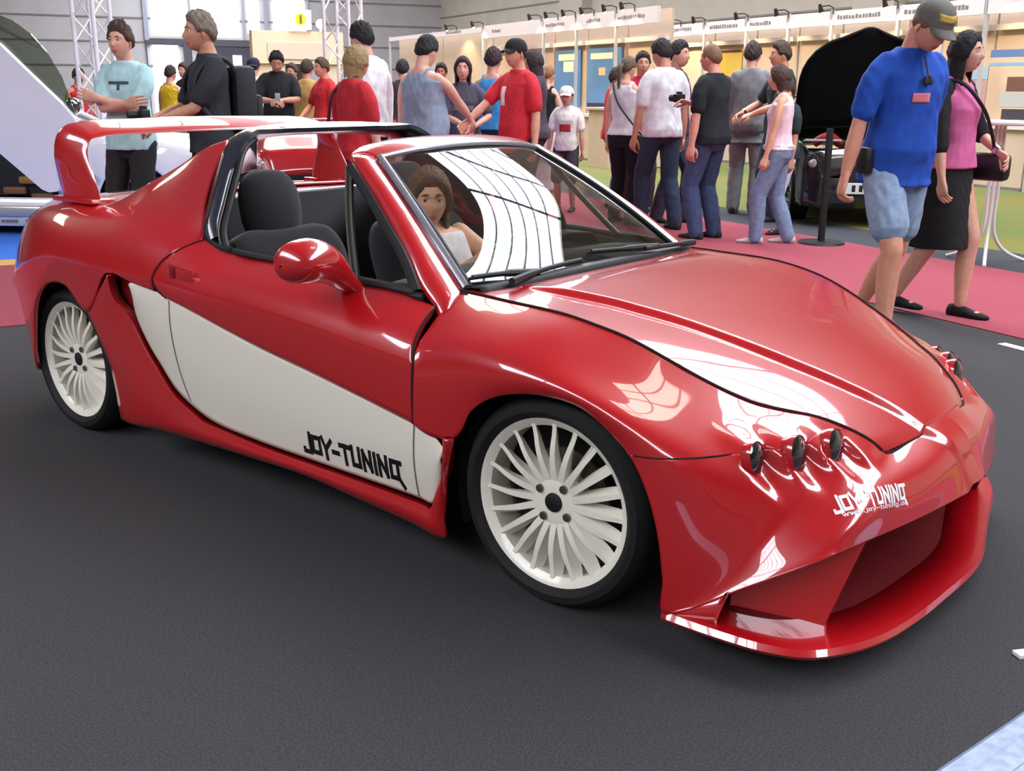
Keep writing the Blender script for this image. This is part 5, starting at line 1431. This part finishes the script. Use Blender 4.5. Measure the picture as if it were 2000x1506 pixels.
# ================================================================== exhibition booths
WHITEB = mat('white booth panel', (198, 174, 150), rough=.7, noise=.03, nscale=4)
FASC = mat('white fascia board', (214, 202, 198), rough=.6)
ALU = mat('pale aluminium post', (206, 204, 206), rough=.35, metal=.5)
GREYTX = mat('small grey sign lettering', (120, 110, 108), rough=.8)
def hbox(b, lo, hi, m=None, bev=0.0):
    c = [(lo[i]+hi[i])/2 for i in range(3)]; s = [abs(hi[i]-lo[i]) for i in range(3)]
    b.box(H(*c), s, m, ax=ax3, bev=bev)
def booth(name, a0, a1, b0, top, label, poster=None, posts=(1, 0), text=(.2, .55), cupboard=True, fasc=.27):
    r = empty(name, H((a0+a1)/2, b0, 0), HA, label, 'exhibition booth', 'booths along the wall')
    inv = r.matrix_basis.inverted()
    def part(b, nm, m, **k):
        b.v = [tuple(inv @ Vector(v)) for v in b.v]; return b.build(nm, m, r, smooth=False, **k)
    b = MB(); hbox(b, (a0, b0, 0), (a1, b0+.05, top-.02)); part(b, 'back_panel', WHITEB)
    b = MB(); hbox(b, (a0, b0-.30, top-fasc), (a1, b0-.24, top)); f = part(b, 'fascia', FASC)
    if text:
        b = MB(); x = a0 + (a1-a0)*text[0]; w = (a1-a0)*(text[1]-text[0]); rr = np.random.default_rng(int(abs(a0)*100))
        while x < a0 + (a1-a0)*text[1]:
            l = rr.uniform(.03, .06); hbox(b, (x, b0-.303, top-fasc*.62), (x+l, b0-.30, top-fasc*.62+rr.uniform(.045, .07))); x += l + rr.uniform(.012, .03)
        b.v = [tuple(inv @ Vector(v)) for v in b.v]; b.build('fascia_lettering', GREYTX, f, smooth=False)
    for k, a in enumerate((a0, a1)):
        if posts[k]: b = MB(); hbox(b, (a-.025, b0-.30, 0), (a+.025, b0-.25, top+.02)); part(b, 'post', ALU)
    if cupboard:
        b = MB(); hbox(b, (a0+.04, b0-.26, 0.02), (a1-.04, b0, .84)); c = part(b, 'cupboard', WHITEB)
        b = MB(); hbox(b, (a0+.03, b0-.30, .84), (a1-.03, b0, .90)); part(b, 'ledge', FASC)
        b = MB(); hbox(b, ((a0+a1)/2-.008, b0-.266, .04), ((a0+a1)/2+.008, b0-.258, .82)); hbox(b, (a0+.04, b0-.268, .0), (a1-.04, b0-.258, .05)); b.v = [tuple(inv @ Vector(v)) for v in b.v]; b.build('door_line', GREYTX, c, smooth=False)
        b = MB(); hbox(b, (a0+.03, b0-.10, 2.19), (a1-.03, b0, 2.27)); part(b, 'shelf', FASC)
    return r, part
BOOTHS = []
POST = {}
def poster(a0, a1, b0, z0, z1, col, label, blocks=(), name='poster', cat='poster'):
    r = MB(); hbox(r, (a0, b0-.035, z0), (a1, b0-.01, z1)); o = r.build(name, mat('poster %d %d %d' % col, col, rough=.5, noise=.15, nscale=1.4), smooth=False); tag(o, label, cat)
    for k, (u0, u1, v0, v1, c) in enumerate(blocks):
        b = MB(); hbox(b, (a0+(a1-a0)*u0, b0-.038, z0+(z1-z0)*v0), (a0+(a1-a0)*u1, b0-.034, z0+(z1-z0)*v1)); b.build('printed_block', mat('print %d %d %d' % c, c, rough=.5), o, smooth=False)
    return o
booth('exhibition_booth', -29.3, -26.2, 11.15, 2.72, 'far left booth panel with a bare pale wall in the long booth row', cupboard=False, text=None, fasc=.10)
booth('exhibition_booth', -26.15, -23.24, 11.15, 2.72, 'booth panel with the glaring spotlights left of the wide white fascia', cupboard=False, text=(.3, .6), fasc=.12)
booth('exhibition_booth', -23.19, -20.30, 11.15, 2.74, 'booth with the wide white fascia left of the first blue poster', text=(.18, .32))
booth('exhibition_booth', -20.26, -18.95, 11.15, 2.74, 'booth holding the left blue poster behind the child in the white cap', text=(.1, .7))
booth('exhibition_booth', -18.91, -17.50, 11.15, 2.74, 'booth holding the right blue poster beside the ponytailed person', text=(.3, .62))
booth('exhibition_booth', -17.46, -16.10, 11.15, 2.74, 'last booth of the nearer row, at its right corner, behind the ponytail', text=(.05, .68))
poster(-20.16, -19.12, 11.13, 1.0, 2.12, (84, 126, 170), 'blue poster with a pale yellow top, behind the child in the white cap', ((.15, .8, .82, .93, (240, 226, 190)), (.35, .75, .62, .8, (236, 224, 190))))
poster(-18.84, -17.6, 11.13, 1.0, 2.12, (92, 132, 172), 'blue poster with a pale drawing, left of the ponytailed person', ((.1, .75, .82, .92, (236, 216, 186)), (.35, .55, .55, .68, (206, 176, 130)), (.02, .98, .0, .09, (46, 44, 60))))
eb = [-19.28, -17.77, -16.49, -15.34, -14.27, -12.82, -11.93, -11.18, -10.2, -9.0]
lb = ['brightest warm-lit booth panel, right of the nearer booth row', 'booth panel behind the grey suit', 'booth panel behind the person in the dark green shirt', 'booth panel left above the raised black bonnet', 'booth panel straight above the raised black bonnet', 'booth panel behind the blue T-shirt and cap', 'booth panel with the narrow poster right of the grey cap', 'booth panel with the portrait poster by the high table', 'booth panel at the right picture edge']
for k in range(9):
    booth('exhibition_booth', eb[k]+.02, eb[k+1]-.02, 13.35, 2.62, lb[k], text=((.1, .75), (.15, .8), (.1, .6), None)[k % 4], posts=(1, int(k == 8)), fasc=.22)
q0, q1 = on_plane(1396, 99, b=13.3), on_plane(1446, 150, b=13.3)
poster(q0[0], q1[0], 13.33, q1[2], q0[2], (196, 162, 66), 'yellow poster between the black polo shirt and the grey suit', ((.0, 1, .90, 1, (84, 44, 40)),))
q0, q1 = on_plane(1937, 98, b=13.3), on_plane(2012, 238, b=13.3)
poster(q0[0], q1[0], 13.33, q1[2], q0[2], (206, 178, 150), 'pale poster with a blue head band and small portraits by the high table', ((0, 1, .90, 1, (90, 120, 170)), (0, 1, .78, .82, (120, 170, 206)), (.42, .9, .42, .62, (110, 74, 60)), (.3, .95, .2, .40, (176, 176, 170)), (.38, .95, .02, .17, (60, 54, 60))))
q0, q1 = on_plane(1902, 130, b=13.3), on_plane(1920, 230, b=13.3)
poster(q0[0], q1[0], 13.33, q1[2], q0[2], (190, 150, 150), 'narrow pinkish poster left of the portrait poster', ((0, 1, .75, 1, (150, 176, 190)),))
# spotlights on the fascias: an arm, a head and a warm lamp
SPOTM = mat('black spotlight head', (44, 26, 28), rough=.5)
BULB = emit_mat('warm spotlight bulb', (255, 226, 180), 9.0)
def spot(a, b0, top, label, pw=26.0):
    r = empty('spotlight', H(a, b0-.28, top), HA, label, 'spotlight', 'spotlights on the booth fascias'); inv = r.matrix_basis.inverted()
    def part(b, nm, m, par=None):
        b.v = [tuple(inv @ Vector(v)) for v in b.v]; return b.build(nm, m, par or r)
    b = MB(); b.tube([H(a, b0-.318, top-.05), H(a, b0-.318, top+.05), H(a, b0-.42, top+.08), H(a, b0-.58, top+.06)], .010, n=8); part(b, 'arm', SPOTM)
    b = MB(); b.tube([H(a, b0-.62, top+.09), H(a, b0-.595, top+.03), H(a, b0-.57, top-.03)], [.025, .034, .042], n=14); part(b, 'lamp_head', SPOTM)
    b = MB(); b.ball(H(a, b0-.568, top-.028), .032, nu=10, nv=8); part(b, 'bulb', BULB)
    ld = bpy.data.lights.new('spotlight_lamp', 'SPOT'); ld.energy = pw; ld.color = (1.0, .74, .42); ld.spot_size = radians(95); ld.spot_blend = .6; ld.shadow_soft_size = .05
    lo = bpy.data.objects.new('spotlight_lamp', ld); link(lo, r)
    p0 = Vector(H(a, b0-.555, top-.08)); tgt = Vector(H(a, b0, 1.75)); q = (tgt-p0).to_track_quat('-Z', 'Y')
    M4 = Matrix.Translation(p0) @ q.to_matrix().to_4x4()
    lo.matrix_parent_inverse = inv @ Matrix.Identity(4); lo.matrix_basis = M4
k = 0
for a in (-24.6, -23.1, -20.3, -19.6, -18.9, -18.2, -17.4, -16.8): spot(a, 11.15, 2.74, 'black arm spotlight on the fascia of the nearer booth row', 24 if a > -22 else 40)
for a in (-18.5, -17.7, -16.4, -15.3, -14.2, -12.8, -11.9, -10.7): spot(a, 13.35, 2.62, 'black arm spotlight on the fascia of the far booth row', 70 if a < -18 else 26)
# beige booth at the far left, its sign and globe lamp
r = empty('exhibition_booth', H(-30, 8.4, 0), HA, 'beige booth with a dark opening under the yellow round sign, left of the truss', 'exhibition booth'); inv = r.matrix_basis.inverted()
def rp(b, nm, m, par=None, **kw):
    b.v = [tuple(inv @ Vector(v)) for v in b.v]; return b.build(nm, m, par or r, smooth=False, **kw)
BEIGE = mat('beige booth board', (222, 204, 172), rough=.7)
b = MB(); hbox(b, (-30.3, 7.2, 2.0), (-30, 9.75, 2.86)); rp(b, 'fascia', BEIGE)
b = MB(); hbox(b, (-30.3, 7.2, 0), (-30.1, 8.1, 2.0)); hbox(b, (-30.3, 9.2, 0), (-30.1, 9.75, 2.0)); rp(b, 'side_panel', BEIGE)
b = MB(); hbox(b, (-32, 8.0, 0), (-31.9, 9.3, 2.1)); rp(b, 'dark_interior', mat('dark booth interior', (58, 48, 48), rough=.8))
b = MB(); hbox(b, (-29.99, 7.6, 2.12), (-29.96, 9.3, 2.55)); rp(b, 'sign_board', mat('pale sign board', (214, 196, 176), rough=.7))
b = MB(); hbox(b, (-30.0, 8.23, 2.90), (-29.9, 8.83, 3.41)); o = b.build('sign', mat('white illuminated sign', (245, 240, 215), rough=.5, emit=(250, 244, 215), estr=.8), smooth=False); tag(o, 'square white sign with a round yellow emblem on top of the beige booth', 'sign')
b = MB(); b.tube([H(-29.9, 8.53, 3.16), H(-29.885, 8.53, 3.16)], .15, n=24); b.build('emblem', mat('yellow emblem', (226, 208, 40), rough=.5), o)
b = MB(); hbox(b, (-29.884, 8.50, 3.05), (-29.88, 8.56, 3.27)); b.build('emblem_mark', mat('olive emblem mark', (120, 100, 30), rough=.5), o)
b = MB(); b.ball(H(-29.95, 9.1, 3.06), .13); b.tube([H(-29.95, 9.1, 2.86), H(-29.95, 9.1, 2.94)], .03, n=8); o = b.build('globe_lamp', emit_mat('glowing globe', (255, 214, 170), 5.0)); tag(o, 'glowing globe lamp on top of the beige booth', 'lamp')
# white counters standing by the booths
for a0, a1, lab in ((-21.9, -20.75, 'white counter beside the black camisole and white skirt'), (-16.9, -16.2, 'white counter at the corner of the nearer booth row')):
    b = MB(); hbox(b, (a0, 10.0, .0), (a1, 10.5, 1.0), bev=.01); hbox(b, (a0-.04, 9.96, 1.0), (a1+.04, 10.54, 1.05), bev=.01)
    o = b.build('counter', WHITEB, smooth=False); tag(o, lab, 'counter')

# ================================================================== lattice truss towers
TRM = mat('white truss aluminium', (240, 234, 236), rough=.45, metal=.1)
def truss(px, D, w, label, top=CEIL, yaw=.35):
    p = at_depth(px, D); r = empty('truss_tower', p, 0, label, 'truss'); ax = [np.array((cos(yaw), sin(yaw), 0)), np.array((-sin(yaw), cos(yaw), 0))]
    co = [(ax[0]*i + ax[1]*j)*w/2 for i, j in ((-1, -1), (1, -1), (1, 1), (-1, 1))]
    for c in co: MB().tube([c + (0, 0, .02), c + (0, 0, top-.02)], .025, n=10).build('chord', TRM, r)
    for k in range(4):
        a, b_ = co[k], co[(k+1) % 4]; m = MB(); z = .1; f = 0
        while z < top-.4:
            m.tube([(a if f else b_) + (0, 0, z), (b_ if f else a) + (0, 0, z+w*1.0)], .011, n=6); z += w*1.0; f = 1-f
        m.build('diagonal_bracing', TRM, r)
    MB().box((0, 0, .012), (.5, .5, .024), bev=.004).build('base_plate', TRM, r, smooth=False)
    return r
truss(192, 12.6, .29, 'white lattice truss tower left of the pale aqua T-shirt')
truss(674, 14.6, .37, 'white lattice truss tower behind the blond bob')

# ================================================================== high table, post, floor bits
p = at_depth(1964, 8.3); r = empty('high_table', p, .3, 'round white high table with splayed legs at the right edge', 'table')
TW = mat('white table lacquer', (226, 222, 220), rough=.35)
b = MB(); b.lathe([(0, 1.09), (.34, 1.09), (.35, 1.10), (.35, 1.115), (.34, 1.12), (0, 1.12)], (0, 0, 0), 'z', 40); b.build('table_top', TW, r)
for k in range(3):
    a = 2*pi*k/3 + .5; d = np.array((cos(a), sin(a), 0))
    MB().tube(spline([d*.035 + (0, 0, 1.09), d*.04 + (0, 0, .6), d*.06 + (0, 0, .22), d*.14 + (0, 0, .11), d*.34 + (0, 0, .015)], 24), .014, n=8).build('leg', TW, r)
for dx_, lab in ((.0, 'white leaflet lying flat on the high table'), (.16, 'violet-edged leaflet on the high table near its rim')):
    b = MB(); b.box(p + (-.12+dx_, .05-dx_*.5, 1.1235), (.21, .15, .005), bev=.001); o = b.build('leaflet', mat('leaflet paper', (236, 228, 238), rough=.6), smooth=False); tag(o, lab, 'leaflet')
p = at_depth(1628, 9.3); r = empty('barrier_post', p, 0, 'thin black stand post in front of the black car', 'post')
MB().tube([(0, 0, .02), (0, 0, 1.02)], .032, n=14).build('pole', BLACKP, r); MB().lathe([(0, .03), (.20, .025), (.215, .0)], (0, 0, 0), 'z', 28).build('base', BLACKP, r)
b = MB(); MB()
e0, e1 = np.array((1.04, -.86)), np.array((1.12, -.51)); dd = (e1-e0)/np.linalg.norm(e1-e0); nn = np.array((dd[1], -dd[0]))
RAMPM = mat('brushed floor edge strip', (150, 162, 188), rough=.5, metal=.3, noise=.15, nscale=40)
b = MB(); P = []
for w, z in ((0, .001), (.012, .010), (.05, .012), (.055, .009), (.10, .010), (.105, .013), (.26, .012), (.30, .001)):
    P.append([np.array((*(e0+dd*t+nn*w), z)) for t in np.linspace(-1.2, 3.0, 20)])
b.grid(P); o = b.build('floor_edge_strip', RAMPM, angle=20); tag(o, 'pale blue metal floor edge strip in the bottom right corner', 'floor strip')
def floor_card(x, y, w, l, rz, label, m, h=.004):
    b = MB(); a = np.array([(cos(rz), sin(rz), 0), (-sin(rz), cos(rz), 0), (0, 0, 1.)]); b.box((x, y, h/2+.0005), (l, w, h), ax=a, bev=.001); o = b.build('paper_slip', m, smooth=False); tag(o, label, 'paper')
PAPER = mat('white paper', (238, 238, 242), rough=.6)
floor_card(1.062, -.235, .030, .075, .9, 'small white paper slip on the floor at the right edge, before the nose', PAPER, .010)
floor_card(.12, 3.22, .06, .20, -.45, 'white paper strip on the grey carpet at the right edge', PAPER)

# ================================================================== other show cars
BLKC = mat('black car paint', (10, 10, 12), rough=.3, coat=1.0); WHC = mat('white show car paint', (236, 234, 240), rough=.3, coat=.6)
DGLASS = mat('dark car glass', (22, 26, 28), rough=.08, coat=.6)
def show_car(loc, yaw, paint, label, L=4.0, W=1.70, Hh=1.30, hood_up=False, door_gap=None, cabin=True, name='parked_car'):
    """front towards +x"""
    r = empty(name, loc, yaw, label, 'car'); hw = W/2; xf, xr = L/2, -L/2; wf, wr_ = xf-.80, xr+.80; R = .31
    st = np.linspace(xr, xf, 90)
    def top(x): return float(np.interp(x, [xr, xr+.25, xr+.9, -.6, .55, xf-.5, xf-.12, xf], [.62, .90, .95, .93, .92, .84, .74, .50]))
    def half(x): return hw*float(np.interp(x, [xr, xr+.2, -.5, xf-.6, xf-.2, xf], [.80, .94, 1, .97, .88, .66]))
    def low(x):
        z = .20
        for c in (wf, wr_):
            if abs(x-c) < R+.05: z = max(z, .30 + math.sqrt(max(0, (R+.05)**2-(x-c)**2)))
        return min(z, top(x)-.03)
    body = MB(); MBs = []
    for s in (1, -1):
        P = []
        for x in st:
            z1, z0, h = top(x), low(x), half(x); P.append([(x, s*h*(1-.06*t*t-.02*(1-t)), z0+(z1-z0)*t) for t in np.linspace(0, 1, 9)])
        P = np.array(P)
        if door_gap and s == door_gap[2]:
            for seg in (st <= door_gap[0], st >= door_gap[1]): body.grid(P[seg], paint)
            seg = (st >= door_gap[0]) & (st <= door_gap[1]); Q = P[seg].copy()
            Q[:, :, 2] = Q[:, :1, 2] + (Q[:, :, 2]-Q[:, :1, 2])*.2; body.grid(Q, paint)
        else: body.grid(P, paint)
    x0 = -.55 if not cabin else None
    hood_x = .50
    for lo, hi in (((xr, -1.05), (hood_x, xf)) if not hood_up else ((xr, -1.05), (xf-.16, xf))):
        seg = [x for x in st if lo <= x <= hi]
        body.grid([[(x, half(x)*.94*w, top(x)+.05*(1-w*w)) for w in np.linspace(-1, 1, 13)] for x in seg], paint)
    body.grid([[(xf, half(xf)*.94*w, .20+(top(xf)-.20)*t) for w in np.linspace(-1, 1, 5)] for t in (0, 1)], paint); body.grid([[(xr, half(xr)*.94*w, .20+(top(xr)-.20)*t) for w in np.linspace(-1, 1, 5)] for t in (0, 1)], paint)
    body.build('body', paint, r, angle=45, solid=.012)
    b = MB(); b.box((0, 0, .24), (L-1.9, W-.25, .12)); b.box((0, 0, .22), (L-.3, W-.75, .10)); b.build('underbody', BLACKP, r, smooth=False)
    if cabin:
        cb = MB(); Hr = Hh
        for s in (1, -1):
            cb.tube(spline([(.55, s*hw*.86, .93), (.10, s*hw*.74, Hr-.03), (-.75, s*hw*.72, Hr-.02), (-1.25, s*hw*.80, .96)], 24), .03, n=8)
        cb.grid([[(x, hw*.74*w, Hr+.02*(1-w*w)-.02*((x+.3)/.5)**2*.5) for w in np.linspace(-1, 1, 9)] for x in np.linspace(.12, -.78, 8)])
        cb.build('roof', paint, r, solid=.02)
        g = MB()
        g.grid([[(.55-.45*t, hw*(.86-.12*t)*w, .93+(Hr-.96)*t+.03*(1-w*w)) for w in np.linspace(-1, 1, 9)] for t in np.linspace(0, 1, 6)])
        g.grid([[(-1.25+.50*t, hw*(.80-.08*t)*w, .96+(Hr-.98)*t) for w in np.linspace(-1, 1, 9)] for t in np.linspace(0, 1, 6)])
        g.build('windscreen', DGLASS, r)
        for s in (1, -1):
            if door_gap and s == door_gap[2]: continue
            b = MB(); b.add([(.52, s*hw*.86, .93), (.10, s*hw*.74, Hr-.04), (-.75, s*hw*.72, Hr-.03), (-1.22, s*hw*.80, .95)], [(0, 1, 2, 3)]); b.build('side_window', DGLASS, r, smooth=False)
    for c in (wf, wr_):
        for s in (1, -1):
            t = MB(); y0 = s*(hw-.03)
            t.lathe([(.20, -.01*s), (.24, .0), (R-.02, -.005*s), (R, -.03*s), (R, -.18*s), (R-.03, -.20*s), (.18, -.2*s)], (c, y0, R), 'y', 36); w = t.build('tyre', TYRE, r)
            m = MB(); m.lathe([(.0, -.02*s), (.05, -.02*s), (.06, -.035*s)], (c, y0, R), 'y', 20)
            for k in range(5):
                a = 2*pi*k/5; d = np.array((cos(a), 0, sin(a))); m.tube([np.array((c, y0-.03*s, R)) + d*.04, np.array((c, y0-.02*s, R)) + d*.205], .022, n=6)
            m.lathe([(.20, -.0*s), (.215, -.005*s), (.205, -.05*s), (.19, -.10*s)], (c, y0, R), 'y', 36); m.build('wheel_rim', CHROME, w)
    for s in (1, -1):
        l = MB(); l.ball((xf-.13, s*hw*.62, .63), (.05, .15, .065), nu=20, nv=10); l.build('headlight', mat('clear headlight', (190, 186, 176), rough=.15, metal=.4, noise=.4, nscale=30), r)
    b = MB(); b.box((xf+.01, 0, .50), (.03, .60, .09)); b.box((xf-.02, 0, .30), (.06, 1.0, .10)); b.build('grille', BLACKP, r, smooth=False)
    b = MB(); b.box((xf+.03, 0, .40), (.012, .50, .11), bev=.004); pl = b.build('number_plate', mat('number plate', (226, 226, 226), rough=.4), r, smooth=False)
    b = MB()
    for k, y in enumerate((-.16, -.09, -.0, .07, .14)): b.box((xf+.037, y, .40), (.003, .035, .065))
    b.build('plate_lettering', BLACKP, pl, smooth=False)
    if hood_up:
        b = MB(); n = 15; ang = radians(62); P = []
        for t in np.linspace(0, 1, 12):
            w_ = hw*.90*math.sqrt(max(.02, 1-max(0, (t-.45)/.56)**2.4)); d = 1.12*t
            P.append([(hood_x + d*cos(ang), w_*w, .94 + d*sin(ang) + .05*(1-w*w)) for w in np.linspace(-1, 1, n)])
        b.grid(P); b.build('bonnet', mat('matte black bonnet lining', (9, 9, 10), rough=.9, spec=.2), r, solid=.035)
        b = MB(); b.box(((hood_x+xf-.16)/2, 0, .55), (xf-.16-hood_x, hw*1.7, .3)); b.build('engine_bay', CABIN, r, smooth=False)
        b = MB(); b.box((hood_x+.45, .1, .76), (.5, .55, .14), bev=.02); b.build('engine_cover', mat('grey engine cover', (76, 74, 66), rough=.4), r, smooth=False)
        for y, sx_ in ((-.34, .26), (.30, .30)):
            MB().tube(spline([(hood_x+.5, y-sx_/2, .80), (hood_x+.55, y, .88), (hood_x+.5, y+sx_/2, .80)], 12), .045, n=10).build('intake_hose', mat('red intake hose', (150, 20, 30), rough=.4), r)
        MB().tube([(hood_x+.9, .6, .82), (hood_x+.25, .62, 1.55)], .009, n=6).build('bonnet_stay', STEEL, r)
        b = MB(); b.box((xf-.35, -.45, .85), (.20, .36, .02), ax=np.array([(1, 0, .1), (0, 1, 0), (-.1, 0, 1)])); b.build('battery_cover', mat('pale cover plate', (170, 168, 170), rough=.5), r, smooth=False)
    return r
# black car, bonnet up, facing the aisle
fc = at_depth(1658, 10.45); _aw = fc - np.array((CAM[0], CAM[1], 0)); _aw /= np.linalg.norm(_aw)
show_car(fc + _aw*1.75, math.atan2(-_aw[1], -_aw[0]) + .16, BLKC, 'black car with its bonnet raised, behind the grey suit and blue T-shirt', L=3.5, W=1.46, hood_up=True)
# low red car further back, glimpsed through the open cabin
rc_ = at_depth(652, 11.5); _aw = rc_ - np.array((CAM[0], CAM[1], 0)); _aw /= np.linalg.norm(_aw)
show_car(rc_, math.atan2(-_aw[1], -_aw[0]) - .12, RED, 'low red car further back, glimpsed through the open cabin behind the headrest', L=3.3, W=1.40, Hh=1.01)
# white car with one upswung door, side on behind the rear wing
wc = at_depth(40, 10.4); rv = math.atan2(_r[1], _r[0])
wy = rv - .06
wcar = show_car(wc, wy, WHC, 'white car with its door swung up, left behind the rear wing', L=4.4, W=1.66, Hh=1.16, door_gap=(-.95, .66, -1))
def wl(px, py, off=0.0):
    """a point on the near flank plane of the white car, from picture coordinates, in the car's own frame"""
    n = np.array((-sin(wy), cos(wy), 0)); c = np.array(wc) - n*(.83+off)
    d = (px-1000)/FPX*_r - (py-753)/FPX*_u + _f; t = np.dot(c-CAM, n)/np.dot(d, n); p = CAM + d*t - np.array(wc)
    return np.array((p[0]*cos(wy)+p[1]*sin(wy), -p[0]*sin(wy)+p[1]*cos(wy), p[2]))
out_ = [(-130, -20), (0, 88), (60, 146), (120, 203), (146, 232), (148, 250), (140, 300), (124, 352), (112, 374), (96, 376), (82, 370), (0, 300), (-130, 192)]
o1 = [wl(x, y, .18) for x, y in out_]; o2 = [p + np.array((0, .07, 0)) for p in o1]; n_ = len(out_)
b = MB().add(o1+o2, [tuple(range(n_)), tuple(range(2*n_-1, n_-1, -1))] + [(i, i+n_, (i+1) % n_+n_, (i+1) % n_) for i in range(n_)])
sd = b.build('scissor_door', WHC, wcar, angle=30)
bpy.context.view_layer.update()
arc = [(150, 236), (138, 196), (118, 146), (90, 100), (60, 66), (25, 40), (-20, 22), (-130, 0), (-130, -20), (0, 88), (60, 146), (120, 203)]
o1 = [wl(x, y, .12) for x, y in arc]; o2 = [p + np.array((0, .012, 0)) for p in o1]; n_ = len(arc)
gm = glass_mat('grey green tinted glass', (.52, .56, .50))
MB().add(o1+o2, [tuple(range(n_)), tuple(range(2*n_-1, n_-1, -1))] + [(i, i+n_, (i+1) % n_+n_, (i+1) % n_) for i in range(n_)]).build('door_glass', gm, sd, smooth=False)
b = MB(); s0, s1 = wl(-60, 412, .0), wl(92, 412, .0); b.box((s0+s1)/2 + np.array((0, .0, 0)), (abs(s1[0]-s0[0]), .10, .10), bev=.02); b.build('door_sill', mat('polished sill', (196, 190, 186), rough=.3, metal=.5), wcar)
b = MB(); s0, s1 = wl(-60, 432, .02), wl(92, 432, .02); b.box((s0+s1)/2, (abs(s1[0]-s0[0]), .02, .085), bev=.004); sp2 = b.build('sill_plate', mat('pale sill plate', (186, 192, 206), rough=.4), wcar)
b = MB()
for x in (6, 14, 20, 26, 32, 54, 60, 66): q = wl(x, 432, .033); b.box(q, (.028, .004, .028))
b.build('plate_lettering', GREYTX, sp2, smooth=False)
b = MB(); b.box((-.15, -.10, .58), (1.6, 1.2, .45)); b.build('dark_cabin', CABIN, wcar, smooth=False)
for x, y, c in ((60, 352, (150, 110, 40)), (30, 372, (130, 80, 40)), (85, 385, (110, 70, 40))):
    q = wl(x, y, -.1); MB().box(q, (.22, .05, .07), bev=.02).build('seat_trim', mat('tan trim %d' % c[0], c, rough=.6), wcar)
q = wl(143, 208, .05); MB().lathe([(0, -.03), (.05, -.035), (.075, -.02), (.08, .0), (.06, .05), (0, .06)], q, 'y', 24).build('door_mirror', CHROME, wcar)
q = wl(179, 346, .03); MB().lathe([(0, -.012), (.035, -.012), (.04, .0)], q, 'y', 18).build('side_badge', GREYTX, wcar)
